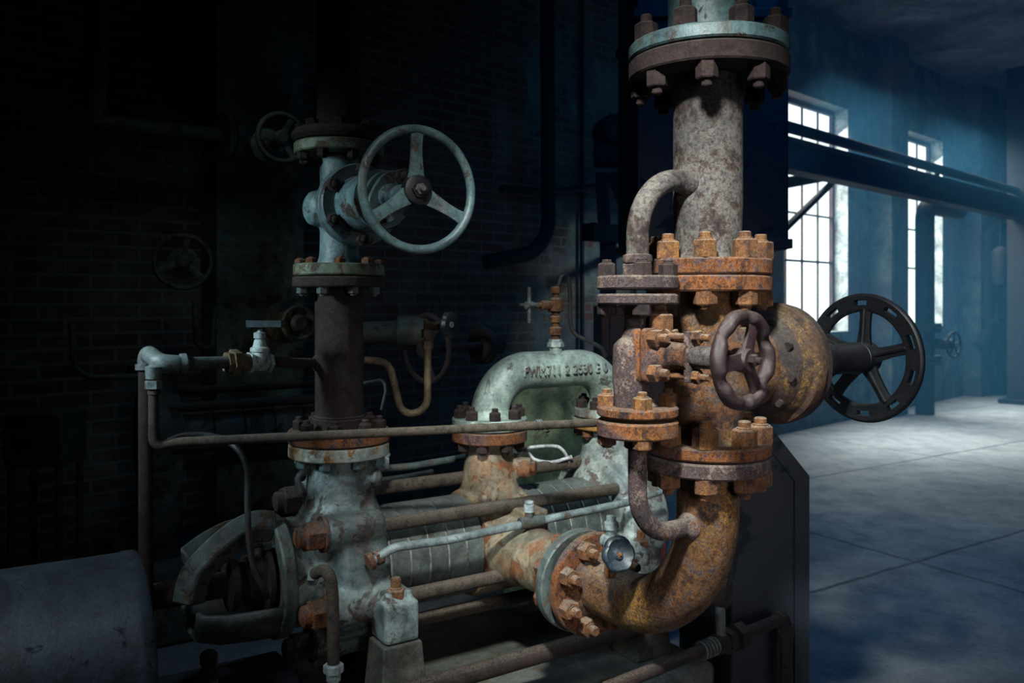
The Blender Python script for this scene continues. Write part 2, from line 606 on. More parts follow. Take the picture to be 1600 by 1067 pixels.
lathe(b, [(0, .39), (.044, .39), (.048, .40), (.048, .43), (.04, .435), (.04, .54), (.043, .545), (.043, .56), (.0, .56)], at(C, z=ZS), U, 32)
obj('yoke_sleeve', b, 'black', G)
WC = at(C, .59, 0, ZS)
b = B()
seg = 120


def slot(j, i):
    return not (j in (2, 3) and (i % 12) in (3, 4, 5, 6, 7))


polar_plate(b, WC, U, [.132, .137, .1435, .1515, .158, .168], slot, seg, -.009, .009)
torus(b, WC, U, .166, .010, 96, 10)
torus(b, WC, U, .134, .009, 96, 8)
hw = obj('handwheel', b, 'black', G, label='black slotted wheel rim')
b = B()
lathe(b, [(0, -.035), (.03, -.035), (.042, -.025), (.044, .02), (.03, .03), (0, .03)], WC, U, 32)
obj('hub', b, 'black', hw)
for i in range(5):
    b = B()
    spoke(b, WC, U, radians(94 + 72 * i), .03, .136, .034, .026, .018)
    F_ = frame(WC, U) @ Matrix.Rotation(radians(94 + 72 * i), 4, 'Z')
    rod(b, F_ @ Vector((.036, 0, -.008)), F_ @ Vector((.134, 0, -.008)), .006, 10)
    obj('spoke', b, 'black', hw)
b = B()
hexa(b, at(C, .035, .088, 1.413), V, .062, .03, .3)
o = obj('plug', b, 'rust_gold', G)
b = B()
hexa(b, at(C, .075, .085, zc(656)), V, .03, .02, .3)

# ---- the elbow under it
E = thing('elbow_pipe', 'thick rusty elbow pipe bending from the gate valve down to the pump', 'pipe', at(C, z=.64), RZ)
b = B()
sweep(b, fillet([at(C, z=zc(712)), at(C, z=.713), at(C, 0, -.445, .713)], .30, 26), .0725, 48)
lathe(b, [(0, .40), (.073, .40), (.082, .41), (.092, .424), (0, .424)], at(C, z=.713), -V, 48)
lathe(b, [(0, zc(760)), (.0725, zc(756)), (.085, zc(738)), (0, zc(735))], C, Z, 48)
obj('pipe', b, 'rust_gold', E)
flange(E, C, Z, .144, zc(732), zc(709), 'rust_grey')
flange(E, at(C, z=.713), -V, .142, .420, .446, 'rust_flange')
nuts(E, 'nut', at(C, z=zc(732)), -Z, .118, 8, -PH, .046, .034, 'rust_nut', stud=.014)
nuts(E, 'nut', at(C, 0, -.420, .713), V, .112, 8, radians(22.5), .046, .032, 'rust_nut', stud=.024)

# ---- bypass
D = Vector((.271, 1.797, 0))
DU = (C - D).normalized()
kb = .001411


def zb(py):
    return CH - (py - HZ) * kb


t = thing('bypass_tube', 'thin rusty bypass tube arching from the small valve up into the riser pipe', 'pipe', at(D, z=1.524), RZ)
b = B()
sweep(b, fillet([at(D, z=1.53), at(D, z=1.772), at(C, z=1.772) - DU * .081], .135, 18), .0243, 24)
lathe(b, [(.0243, 0), (.034, 0), (.028, -.02), (.0243, -.03)], at(C, z=1.772) - DU * .077, DU, 24)
obj('pipe', b, 'rust_riser', t)
flange(t, D, Z, .0875, 1.524, 1.5537, 'rust_grey')
b = B()
hexa(b, at(D, z=1.5537), Z, .058, .028, .2)
lathe(b, [(0, .028), (.031, .028), (.033, .034), (.031, .045), (.0243, .047)], at(D, z=1.5537), Z, 24)
obj('collar_nut', b, 'rust_grey', t)
PB = radians(-32.4) + RZ
nuts(t, 'nut', at(D, z=1.5537), Z, .066, 4, PB, .036, .026, 'rust_dark', stud=.008)

VB = Vector((.669, -.743, 0)).normalized()
UB = Z.cross(VB)


def ad(base, t=0.0, e=0.0, z=0.0):
    return Vector((base.x, base.y, 0)) + UB * t + VB * e + Z * z


bv = thing('globe_valve', 'small rusty bypass valve with three spoked wheel facing the aisle', 'valve', ad(D, z=1.25), RZ)
flange(bv, D, Z, .0875, 1.492, 1.515, 'rust_grey')
flange(bv, D, Z, .0875, 1.2525, 1.274, 'rust_flange')
nuts(bv, 'nut', ad(D, z=1.492), -Z, .066, 4, -PB, .036, .024, 'rust_dark', stud=.006)
nuts(bv, 'nut', ad(D, z=1.274), Z, .066, 4, PB, .036, .026, 'rust_nut', stud=.012)
ZB = 1.386
b = B()
lathe(b, [(0, 1.495), (.045, 1.495), (.03, 1.478), (.027, 1.45), (.034, 1.42), (.04, 1.386), (.034, 1.35), (.03, 1.32), (.034, 1.29), (.05, 1.272), (0, 1.27)], D, Z, 40)
lathe(b, [(0, -.05), (.025, -.046), (.038, -.02), (.04, .022), (0, .022)], ad(D, z=ZB), VB, 40)
lathe(b, [(0, 1.422), (.02, 1.42), (.034, 1.405), (.036, 1.34), (.032, 1.29), (.03, 1.27), (0, 1.27)], ad(D, -.028, 0), Z, 36)
obj('body', b, 'rust_grey', bv, remesh=.004, sm=5)


def plate(bm, c, a, hw_, hh, d, r=.012):
    F = frame(c, a)
    poly = []
    for sx, sy, a0 in ((1, 1, 0), (-1, 1, 90), (-1, -1, 180), (1, -1, 270)):
        for q in (0, 30, 60, 90):
            g = radians(a0 + q)
            poly.append(F @ Vector((sx * (hw_ - r) + r * cos(g), sy * (hh - r) + r * sin(g), 0)))
    return prism(bm, poly, Vector(a) * d)


for e0, mt in ((.022, 'rust_flange'), (.043, 'rust')):
    b = B()
    plate(b, ad(D, 0, e0, ZB), VB, .044, .057, .017)
    obj('bonnet_plate', b, mt, bv, bevel=.003)
for sx in (-1, 1):
    for sz in (-1, 1):
        b = B()
        nut(b, ad(D, sx * .027, .060, ZB + sz * .036), VB, .034, .022, .1, .02)
        obj('nut', b, 'rust_nut', bv)
b = B()
lathe(b, [(0, .055), (.036, .055), (.03, .075), (.027, .12), (.03, .13), (.03, .14), (0, .14)], ad(D, z=ZB), VB, 32)
obj('bonnet', b, 'rust', bv)
b = B()
box(b, ad(D, 0, .142, ZB), U, VB, Z, .018, .006, .052)
obj('gland_bar', b, 'rust_grey', bv, bevel=.003)
for sz in (-1, 1):
    b = B()
    rod(b, ad(D, 0, .075, ZB + sz * .040), ad(D, 0, .185, ZB + sz * .040), .0075, 12)
    torus(b, ad(D, 0, .076, ZB + sz * .040), UB, .010, .0055, 20, 8)
    nut(b, ad(D, 0, .149, ZB + sz * .040), VB, .026, .014, .2, .012)
    obj('gland_bolt', b, 'rust_nut', bv)
b = B()
lathe(b, [(0, .12), (.020, .12), (.020, .150), (.023, .155), (.023, .215), (.019, .225), (.015, .23), (.015, .268), (0, .268)], ad(D, z=ZB), VB, 28)
obj('stem', b, 'rust_riser', bv)
WB = ad(D, 0, .262, ZB)
b = B()


def lobes(t_):
    return 1 + .022 * cos(6 * t_ + .5)


F_ = frame(WB, VB)
n = 96
rings = []
for i in range(n):
    a_ = 2 * pi * i / n
    dent = max(0, cos(6 * a_ + .5 + pi)) ** 2
    R_ = .0845 * (1 + .02 * cos(6 * a_ + .5))
    ring = []
    for j in range(12):
        q = 2 * pi * j / 12
        rr = .0145
        x_ = R_ + rr * cos(q)
        h_ = .016 * sin(q) - (.008 * dent if sin(q) > .3 else 0)
        ring.append(b.verts.new(F_ @ Vector((x_ * cos(a_), x_ * sin(a_), h_))))
    rings.append(ring)
for i in range(n):
    for j in range(12):
        l = (j + 1) % 12
        b.faces.new((rings[i][j], rings[(i + 1) % n][j], rings[(i + 1) % n][l], rings[i][l]))
hw = obj('handwheel', b, 'rust_wheel', bv, sharp=60, label='smooth purple brown wheel rim with finger dents')
for a_ in (65, 185, 305):
    b = B()
    spoke(b, WB, VB, radians(a_), .008, .080, .026, .030, .014, .004)
    obj('spoke', b, 'rust_wheel', hw)
b = B()
lathe(b, [(0, -.02), (.022, -.02), (.025, .0), (.021, .016), (0, .016)], WB, VB, 24)
obj('hub', b, 'rust_wheel', hw)
b = B()
nut(b, WB + VB * .016, VB, .022, .012, .2, .010)
obj('wheel_nut', b, 'rust_dark', hw)
b = B()
F0 = P(1031, 524, 1.765)
lathe(b, [(0, -.022), (.024, -.022), (.027, .0), (.027, .012), (0, .012)], F0, Z, 24)
rod(b, ad(D, .0, .0, 1.415), F0 - Z * .012, .02, 16)
nut(b, F0 + Z * .012, Z, .050, .034, .55, .018)
obj('side_plug', b, 'rust_nut', bv)

t = thing('bypass_tube', 'thin rusty bypass tube curving from the small valve down into the elbow', 'pipe', at(D, z=.97), RZ)
b = B()
sweep(b, fillet([at(D, z=1.22), at(D, z=.985), at(C, z=.985) - DU * .07], .105, 18), .0205, 24)
lathe(b, [(.0205, 0), (.032, 0), (.026, -.016), (.0205, -.025)], at(C, z=.985) - DU * .068, DU, 24)
obj('pipe', b, 'rust_grey', t)
flange(t, D, Z, .0875, 1.209, 1.2445, 'rust_flange')
b = B()
hexa(b, at(D, z=1.209), -Z, .05, .028, .2)
obj('collar_nut', b, 'rust_nut', t)
nuts(t, 'nut', at(D, z=1.209), -Z, .066, 4, -PB, .036, .02, 'rust_nut', stud=.006)

# ---- drain valve with the black knob, on the elbow
Kc = P(965, 866, 1.995)
t = thing('drain_valve', 'small white drain valve with lobed black knob sitting on the rusty elbow', 'valve', P(953, 897, 2.12))
kn = (Vector((0, 0, 1.35)) - Kc)
kn = (V * 1.0 - U * .15 + Z * .25).normalized()
b = B()
lathe(b, [(0, -.012), (.032, -.012), (.041, -.004), (.0435, .004), (.041, .011), (.036, .014), (.030, .008), (.014, .002), (.010, .010), (0, .010)], Kc, kn, 96, lambda q, r: 1 if r < .034 else .93 + .10 * abs(cos(3 * q)) ** .7)
obj('knob', b, 'bakelite', t, sharp=50)
b = B()
nut(b, Kc + kn * .006, kn, .012, .006, .2, .004)
obj('knob_nut', b, 'rust_nut', t)
S0 = P(955, 845, 2.07)
b = B()
rod(b, Kc, S0, .009, 12)
obj('spindle', b, 'rust_dark', t)
b = B()
lathe(b, [(0, -.045), (.019, -.045), (.019, .012), (.013, .016), (.013, .03), (.018, .03), (.018, .046), (.012, .05), (.012, .062), (0, .062)], S0, Z, 24)
rod(b, S0 - kn * .03, S0 + kn * .03, .017, 18)
obj('body', b, 'white_valve', t)
b = B()
rod(b, P(953, 900, 2.08), S0 - Z * .03, .015, 14)
obj('stub', b, 'rust_flange', t)
# ================================================================== the pump
A = Vector((-.0745, 2.769, 0))
AZ = .713
JZ = 1.08          # face where the pump's upright flanges meet their pipes


def pa(tt, e=0.0, dz=0.0):
    return at(A, tt, e, AZ + dz)


pm = thing('multistage_pump', 'grey multistage pump with banded barrel and tie rods under the crossover pipe', 'pump', pa(0, 0, -.35), RZ)
for n0, n1, cnt in ((-.42, -.105, 5), (.105, .42, 5)):
    wdt = (n1 - n0) / cnt
    for i in range(cnt):
        a0 = n0 + wdt * i
        b = B()
        lathe(b, [(0, a0 + .002), (.150, a0 + .002), (.1555, a0 + .006), (.1555, a0 + wdt - .006), (.150, a0 + wdt - .002), (0, a0 + wdt - .002)], pa(0), U, 72)
        st = obj('stage_casing', b, 'barrel', pm)
        b = B()
        torus(b, pa(a0), U, .1495, .0042, 72, 6)
        obj('seam_ring', b, 'seam_metal', st)
# six tie rods
for i in range(6):
    g = radians(43 + 60 * i)
    e_, z_ = .205 * cos(g), .205 * sin(g)
    b = B()
    rod(b, pa(-.46, e_, z_), pa(.46, e_, z_), .0205, 18)
    obj('tie_rod', b, 'rust_rod', pm)
# centre casing with upright and side nozzle
b = B()
lathe(b, [(0, -.105), (.165, -.105), (.17, -.09), (.17, .09), (.165, .105), (0, .105)], pa(0), U, 48)
lathe(b, [(0, 0), (.115, .05), (.098, .16), (.086, .24), (.078, .29), (.084, .325), (.1, .336), (0, .336)], pa(0), Z, 40)
lathe(b, [(0, 0), (.125, .10), (.108, .18), (.092, .25), (.088, .36), (.092, .42), (.104, .455), (.12, .470), (0, .470)], pa(0), V, 40)
lathe(b, [(0, .0), (.036, .0), (.034, .095), (0, .095)], pa(.045, .02, .235), (V + U * .9).normalized(), 20)
box(b, pa(.03, .17, .085), U, V, Z, .045, .07, .05)
obj('centre_casing', b, 'nozzle', pm, remesh=.0065, sm=6, label='rust stained white painted casing')
b = B()
hexa(b, pa(.045, .02, .235) + (V + U * .9).normalized() * .095, (V + U * .9).normalized(), .042, .014, .2)
obj('plug', b, 'rust_flange', pm)
flange(pm, pa(0), Z, .125, 1.036 - AZ, 1.074 - AZ, 'rust_flange')
nuts(pm, 'nut', at(A, z=1.036), -Z, .1, 8, .2, .034, .026, 'rust_dark', stud=.008)
flange(pm, pa(0), V, .142, .478, .511, 'galv_dark', label='grey side flange facing the elbow')
nuts(pm, 'nut', pa(0, .478), -V, .112, 8, radians(22.5), .044, .03, 'rust_flange', stud=.014)
# end casings
for tc, sg, nm in ((-.56, -1, 'casting'), (.53, 1, 'casting')):
    b = B()
    tn = -.524 if sg < 0 else .504
    lathe(b, [(0, -.16), (.150, -.16), (.152, -.05), (.17, -.04), (.205, -.03), (.215, -.02), (.215, .10), (.205, .115), (0, .115)] if sg < 0 else
          [(0, -.115), (.225, -.115), (.235, -.1), (.235, -.03), (.2, 0), (.18, .03), (.17, .12), (0, .13)], pa(tc), U, 56)
    lathe(b, [(0, 0), (.15, .08), (.125, .16), (.105, .20), (.096, .25), (.094, .30), (.1, .325), (0, .335)], at(A, tn, 0, AZ), Z, 40)
    for dt, ee, dzz in ((-.05 * 1, .10, .265),):
        lathe(b, [(0, 0), (.04, 0), (.036, .085), (0, .09)], at(A, tn + .03, .0, AZ + .26), (V + U * .8).normalized(), 20)
    # feet
    for ee in (.26, -.26):
        box(b, pa(-.46 if sg < 0 else .43, ee, -.09), U, V, Z, .05, .05, .055)
        box(b, pa(-.46 if sg < 0 else .43, ee * .75, -.06), U, V, Z, .04, .09, .05)
    if sg < 0:
        for i in range(6):
            g = radians(43 + 60 * i)
            lathe(b, [(0, 0), (.05, 0), (.05, .165), (.046, .17), (0, .17)], pa(-.625, .205 * cos(g), .205 * sin(g)), U, 28)
        prism(b, [pa(-.50, .20, .0), pa(-.50, .285, -.08), pa(-.50, .285, -.14), pa(-.50, .12, -.14)], U * .08)
    obj('end_casing', b, 'white_cast' if sg > 0 else 'casting_worn', pm, remesh=.0075, sm=6)
    flange(pm, at(A, tn, 0, 0), Z, .148 if sg < 0 else .135, 1.04, JZ - .002, 'flange_white')
    nuts(pm, 'nut', at(A, tn, 0, 1.04), -Z, .118 if sg < 0 else .105, 8, .1, .036, .026, 'teal_dark' if sg < 0 else 'rust_nut', stud=.008)
# nuts on the tie rod ends, on the face of the near end casing
for i in range(6):
    g = radians(43 + 60 * i)
    o = pa(-.625, .205 * cos(g), .205 * sin(g))
    b = B()
    lathe(b, [(0, 0), (.05, 0), (.05, .008), (0, .008)], o, -U, 28)
    hexa(b, o, -U, .074, .05, .35, .008)
    lathe(b, [(0, .05), (.03, .05), (.028, .076), (.018, .082), (0, .082)], o, -U, 20)
    obj('rod_nut', b, 'rust_flange' if i in (0, 5) else 'rust_dark', pm)
b = B()
hexa(b, at(A, -.494, .0, AZ + .26) + (V + U * .8).normalized() * .085, (V + U * .8).normalized(), .05, .016, .2)
obj('plug', b, 'casting_worn', pm)
b = B()
nut(b, pa(-.46, .265, -.033), Z, .05, .026, .3, .03)
obj('foot_nut', b, 'rust_nut', pm)
b = B()
nut(b, pa(.43, .265, -.033), Z, .05, .026, .3, .03)
obj('foot_nut', b, 'rust_nut', pm)
# bearing bracket, open on the aisle side
b = B()
lathe(b, [(.13, -.70), (.168, -.70), (.172, -.705), (.172, -.735), (.168, -.74), (.128, -.74)], pa(0), U, 56, closed=True)
obj('bracket_ring', b, 'casting', pm, bevel=.002)
for i, (r0, zz, w0) in enumerate(((0, 0, 0),)):
    b = B()
    arc = spline([pa(-.735, .05, .155), pa(-.80, .06, .165), pa(-.87, .06, .13), pa(-.94, .05, .06), pa(-.96, .04, -.02)], 8)
    sweep(b, arc, .024, 4, True, 1.9)
    obj('bracket_arm', b, 'casting', pm, bevel=.006, sharp=50)
    b = B()
    arc = spline([pa(-.735, -.13, .09), pa(-.80, -.14, .10), pa(-.87, -.13, .08), pa(-.94, -.10, .05)], 6)
    sweep(b, arc, .024, 4, True, 1.9)
    obj('bracket_arm', b, 'casting', pm, bevel=.006, sharp=50)
b = B()
F_ = frame(pa(0), U)
rows = []
for tt, rr in ((-.735, .165), (-.80, .162), (-.88, .155), (-.94, .135), (-.955, .11)):
    rows.append([b.verts.new(F_ @ Vector((rr * cos(radians(g)), rr * sin(radians(g)), tt))) for g in range(195, 346, 10)])
for p, q in zip(rows, rows[1:]):
    for i in range(len(p) - 1):
        b.faces.new((p[i], p[i + 1], q[i + 1], q[i]))
o = obj('drip_bowl', b, 'casting', pm)
so = o.modifiers.new('wall', 'SOLIDIFY')
so.thickness = .012
b = B()
rod(b, pa(-.66), pa(-1.05), .035, 24)
obj('shaft', b, 'rust_dark', pm)
b = B()
lathe(b, [(0, -.74), (.095, -.74), (.095, -.755), (.07, -.76), (.07, -.80), (.052, -.80), (.052, -.83), (.075, -.83), (.075, -.85), (.05, -.855), (0, -.855)], pa(0), U, 40)
obj('gland', b, 'rust_dark', pm)
for g in (40, 110, 250, 320, 0):
    b = B()
    p = frame(pa(-.74), U) @ Vector((.115 * cos(radians(g)), .115 * sin(radians(g)), 0))
    nut(b, p, -U, .034, .026, .2, .03)
    obj('nut', b, 'casting', pm)

# ---- crossover pipe
t = thing('crossover_pipe', 'grey arched crossover pipe with raised casting numbers joining two pump flanges', 'pipe', at(A, 0, 0, JZ), RZ)
b = B()
q0, q1 = at(A, 0, 0, 1.09), at(A, .504, 0, 1.09)
top = 1.262
pth = fillet([q0, at(A, 0, 0, top), at(A, .504, 0, top), q1], [.15, .14], 18)
sweep(b, pth, .064, 44)
for q in (0, .504):
    lathe(b, [(0, 1.1), (.09, 1.1), (.075, 1.118), (.066, 1.14), (.06, 1.14), (0, 1.14)], at(A, q), Z, 44)
lathe(b, [(0, 0), (.022, 0), (.022, .078), (.0, .078)], at(A, .262, .01, top), Z, 24)
obj('pipe', b, 'grey_pipe', t)
for q in (0, .504):
    flange(t, at(A, q), Z, .125, JZ - .002 if q == 0 else JZ + .002, JZ + .034, 'flange_white' if q else 'grey_pipe')
    nuts(t, 'nut', at(A, q, 0, JZ + .034), Z, .1, 8, .2, .036, .028, 'rust_dark', stud=.014)
    if q == 0:
        pass
# raised casting characters, bent round the pipe
cu = bpy.data.curves.new('letters', 'FONT')
cu.body = 'PWM711 2 2530 E 0'
cu.size = .043
cu.extrude = .005
cu.align_x = 'CENTER'
cu.space_character = 1.12
to = bpy.data.objects.new('letters_tmp', cu)
COL.objects.link(to)
dg = bpy.context.evaluated_depsgraph_get()
me = bpy.data.meshes.new_from_object(to.evaluated_get(dg))
bpy.data.objects.remove(to)
b = B()
b.from_mesh(me)
bpy.data.meshes.remove(me)
bmesh.ops.triangulate(b, faces=b.faces)
for v in b.verts:
    g = (v.co.y - .014) / .064 + radians(2)
    rr = .0645 + v.co.z + .003
    v.co = at(A, .268 + v.co.x * .88, rr * cos(g), top + rr * sin(g))
obj('casting_letters', b, 'white_cast', t, sharp=30)

# ---- gauge cock on top of the crossover pipe
GQ = at(A, .262, .01, 0)
GY = GQ.y
z0 = top + .078
t = thing('gauge_cock', 'rusty gauge cock with small cross handle standing on the crossover pipe', 'valve', at(A, .262, .01, z0), RZ)
b = B()
lathe(b, [(0, 0), (.030, 0), (.030, .012), (.024, .018), (.024, .026), (0, .026)], at(A, .262, .01, z0), Z, 6)
obj('base', b, 'white_valve', t)
b = B()
o = at(A, .262, .01, 0)
lathe(b, [(0, z0 + .026), (.014, z0 + .026), (.014, z0 + .04), (.023, z0 + .042), (.023, z0 + .066), (.012, z0 + .07), (.012, z0 + .082), (.02, z0 + .085), (.02, z0 + .104), (.013, z0 + .108), (.013, z0 + .118), (.026, z0 + .124), (.028, z0 + .145), (.024, z0 + .165), (.012, z0 + .172), (.012, z0 + .185), (.018, z0 + .186), (.018, z0 + .206), (.01, z0 + .21), (0, z0 + .21)], o, Z, 12)
rod(b, o + Z * (z0 + .145), o + Z * (z0 + .145) - U * .06, .016, 14)
rod(b, o + Z * (z0 + .145) - U * .05, o + Z * (z0 + .145) - U * .105, .009, 12)
obj('body', b, 'rust_nut', t)
b = B()
ch_ = o + Z * (z0 + .145) - U * .11
rod(b, ch_ - Z * .062, ch_ + Z * .062, .007, 10)
rod(b, ch_ - V * .055, ch_ + V * .055, .007, 10)
lathe(b, [(0, -.014), (.013, -.014), (.013, .014), (0, .014)], ch_, U, 16)
obj('handle', b, 'galv_dark', t)
t = thing('gauge_tube', 'thin dark gauge tube looping from the cock down behind the crossover pipe', 'tube', at(A, .262, .01, z0 + .21), RZ)
b = B()
tp = o + Z * (z0 + .2145)
sweep(b, spline([tp, P(871, 452, GY), P(877, 432, GY), P(887, 433, GY + .02), P(891, 462, GY + .03), P(891, 500, GY + .04), P(898, 521, GY + .05), P(920, 533, GY + .06), P(938, 543, GY + .08), P(946, 556, GY + .1)], 6), .0075, 10)
obj('tube', b, 'cable', t)

# ================================================================== left column
L0 = at(A, -.524)
kl = L0.y / FPX


def zl(py):
    return CH - (py - HZ) * kl


t = thing('standpipe', 'dark rusty pipe between the left pump flange and the teal gate valve', 'pipe', at(L0, z=JZ), RZ)
b = B()
lathe(b, [(0, 1.10), (.096, 1.108), (.084, 1.122), (.079, 1.15), (.0755, 1.152), (.0755, 1.158), (.071, 1.16), (.071, zl(450)), (0, zl(447))], L0, Z, 56)
obj('pipe', b, 'rust_dark', t)
flange(t, L0, Z, .15, JZ + .002, 1.118, 'rust_flange')
flange(t, L0, Z, .136, zl(449), zl(433), 'rust_dark')
nuts(t, 'nut', at(L0, z=1.118), Z, .118, 8, .1, .036, .026, 'rust_dark', stud=.012)
nuts(t, 'nut', at(L0, z=zl(449)), -Z, .112, 8, .22, .03, .02, 'galv_dark', stud=.006)

ZL = 1.772
lv = thing('gate_valve', 'worn teal gate valve with large three spoked handwheel on the left standpipe', 'valve', at(L0, z=zl(432)), RZ)
flange(lv, L0, Z, .134, zl(431), zl(413), 'flange_green')
flange(lv, L0, Z, .132, zl(243), zl(226), 'flange_green')
nuts(lv, 'nut', at(L0, z=zl(413)), Z, .112, 8, .22, .032, .014, 'rust_flange', stud=.004)
nuts(lv, 'nut', at(L0, z=zl(243)), -Z, .110, 8, .22, .032, .022, 'rust_dark', stud=.004)
b = B()
lathe(b, [(0, zl(418)), (.07, zl(416)), (.06, zl(405)), (.057, zl(390)), (.056, zl(300)), (.057, zl(255)), (.064, zl(245)), (0, zl(240))], L0, Z, 48)
lathe(b, [(0, -.06), (.05, -.055), (.07, -.03), (.078, .0), (.09, .125), (0, .125)], at(L0, z=ZL), V, 48)
lathe(b, [(0, -.105), (.03, -.103), (.048, -.09), (.054, -.07), (.058, 0), (0, 0)], at(L0, z=ZL), U, 36)
obj('body', b, 'teal', lv, remesh=.006, sm=5)
b = B()
lathe(b, [(0, .12), (.112, .122), (.116, .126), (.116, .142), (.112, .146), (0, .146)], at(L0, z=ZL), V, 64)
lathe(b, [(0, .15), (.112, .15), (.116, .154), (.116, .168), (.112, .173), (0, .173)], at(L0, z=ZL), V, 64)
obj('bonnet_flange', b, 'teal', lv)
for p in circ(at(L0, 0, .173, ZL), V, .0985, 6, radians(30)):
    b = B()
    nut(b, p, V, .032, .02, .3, .008)
    obj('nut', b, 'rust_dark', lv)
b = B()
lathe(b, [(0, .165), (.080, .165), (.078, .20), (.076, .26), (.072, .285), (.076, .292), (.08, .298), (.08, .318), (0, .318)], at(L0, z=ZL), V, 48)
obj('bonnet', b, 'teal', lv)
for e0, w_ in ((.325, .060), (.352, .05)):
    b = B()
    F_ = frame(at(L0, 0, e0, ZL), V) @ Matrix.Rotation(radians(60), 4, 'Z')
    poly = []
    for i in range(40):
        g = 2 * pi * i / 40
        x_ = .082 * abs(cos(g)) ** .8 * (1 if cos(g) > 0 else -1)
        y_ = w_ * (sin(g) * (1 - .35 * abs(cos(g)) ** 3))
        poly.append(F_ @ Vector((x_, y_, 0)))
    prism(b, poly, V * .016)
    obj('gland_plate', b, 'teal_dark', lv, bevel=.003)
for g in (60, 240):
    b = B()
    F_ = frame(at(L0, 0, .31, ZL), V) @ Matrix.Rotation(radians(g), 4, 'Z')
    c0 = F_ @ Vector((.064, 0, 0))
    rod(b, c0, c0 + V * .11, .009, 12)
    nut(b, c0 + V * .058, V, .036, .02, .2, .012)
    obj('gland_bolt', b, 'rust_dark', lv)
b = B()
lathe(b, [(0, .31), (.034, .31), (.034, .38), (.024, .385), (.024, .51), (0, .51)], at(L0, z=ZL), V, 28)
obj('stem', b, 'teal_dark', lv)
WL = at(L0, 0, .5377, ZL)
b = B()
torus(b, WL, V, .147, .0115, 96, 14)
hw = obj('handwheel', b, 'teal_dark', lv)
for g in (92, 212, 332):
    b = B()
    spoke(b, WL, V, radians(g), .025, .141, .034, .024, .014, -.012)
    obj('spoke', b, 'teal_dark', hw)
b = B()
lathe(b, [(0, -.03), (.03, -.03), (.036, -.022), (.034, .0), (.022, .006), (.022, .012), (0, .012)], WL, V, 6)
lathe(b, [(0, -.028), (.033, -.028), (.038, -.018), (.036, .002), (.024, .006), (0, .006)], WL, V, 32)
obj('hub', b, 'black', hw)
b = B()
nut(b, WL + V * .008, V, .026, .010, .2, .012)
obj('wheel_nut', b, 'casting', hw)

t = thing('overhead_pipe', 'dark rusty pipe rising from the teal gate valve to the ceiling', 'pipe', at(L0, z=zl(224)), RZ)
b = B()
lathe(b, [(0, zl(208)), (.074, zl(204)), (.068, zl(192)), (.066, zl(180)), (.066, zl(26)), (.069, zl(25)), (.069, zl(22)), (.066, zl(21)), (.066, CEIL - .01), (0, CEIL - .01)], L0, Z, 48)
obj('pipe', b, 'rust_dark', t)
flange(t, L0, Z, .14, zl(223.5), zl(206), 'rust_dark', bev=.012)
nuts(t, 'nut', at(L0, z=zl(206)), Z, .110, 8, .22, .032, .018, 'rust_dark', stud=.004)

# ---- long thin pipe in front of the flanges
t = thing('drain_pipe', 'long thin rusty pipe passing in front of the pump flanges', 'pipe', P(240, 700, 2.08))
b = B()
pts = [P(240, 594, 2.08), P(240, 700, 2.08), P(275, 691, 2.10), P(940, 660, 2.43)]
sweep(b, fillet(pts, [.09, .2], 10), .0125, 16)
lathe(b, [(0, -.004), (.0155, -.004), (.0155, .004), (0, .004)], P(241, 613, 2.08), Z, 16)
obj('pipe', b, 'rust_rod', t)
b = B()
hexa(b, P(240, 607, 2.08), Z, .036, .020, .2)
obj('union_nut', b, 'galv', t)
b = B()
cc = P(842, 664, 2.383)
dd = (P(940, 660, 2.43) - P(275, 691, 2.10)).normalized()
for i in range(3):
    torus(b, cc + dd * (.008 * i - .008), dd + Z * .15 * (i - 1), .0145, .0022, 24, 6)
sweep(b, spline([cc + Z * .012, cc + dd * .02 - Z * .012 - V * -.01, cc + dd * .03 - Z * .02, cc + dd * .012 - Z * .024], 6), .002, 6)
obj('wire_tie', b, 'galv', t)

# ---- galvanised line at upper left
YG = 2.3
t = thing('galvanised_pipe', 'short galvanised pipe with elbow and union running into the left standpipe', 'pipe', P(240, 570, 2.12))
pA, pB_, pC = P(232, 553, 2.13), P(252, 566, 2.09), P(348, 567, 2.22)
b = B()
sweep(b, fillet([P(229, 575, 2.16), P(228, 549, 2.16), P(250, 566, 2.10), P(275, 568, 2.12), P(290, 568, 2.14)], [.02, .03, .03], 8), .0215, 20)
for pp, dd in ((P(228, 573, 2.16), Z), (P(286, 568, 2.135), U)):
    lathe(b, [(0, -.007), (.026, -.007), (.026, .007), (0, .007)], pp, dd, 24)
lathe(b, [(0, -.03), (.019, -.03), (.02, 0), (0, .01)], P(240, 573, 2.09), Z, 18)
obj('elbow', b, 'galv', t)
b = B()
rod(b, P(288, 568, 2.14), P(360, 566, 2.225), .0165, 20)
obj('pipe', b, 'galv_dark', t)
b = B()
ug = (P(420, 566, 2.31) - P(290, 568, 2.14)).normalized()
hexa(b, P(353, 566, 2.222), ug, .05, .022, .1)
hexa(b, P(361, 566, 2.232), ug, .062, .024, .25)
lathe(b, [(0, -.005), (.023, -.005), (.023, .05), (0, .05)], P(361, 566, 2.232), ug, 18)
obj('union', b, 'brass', t)
b = B()
rod(b, P(429, 566, 2.32), at(L0, -.0705 * .9, .0, zl(566)), .0145, 16)
lathe(b, [(0, -.02), (.022, -.012), (.026, 0), (0, 0)], at(L0, -.064, 0, zl(566)), U, 18)
obj('nipple', b, 'rust_dark', t)

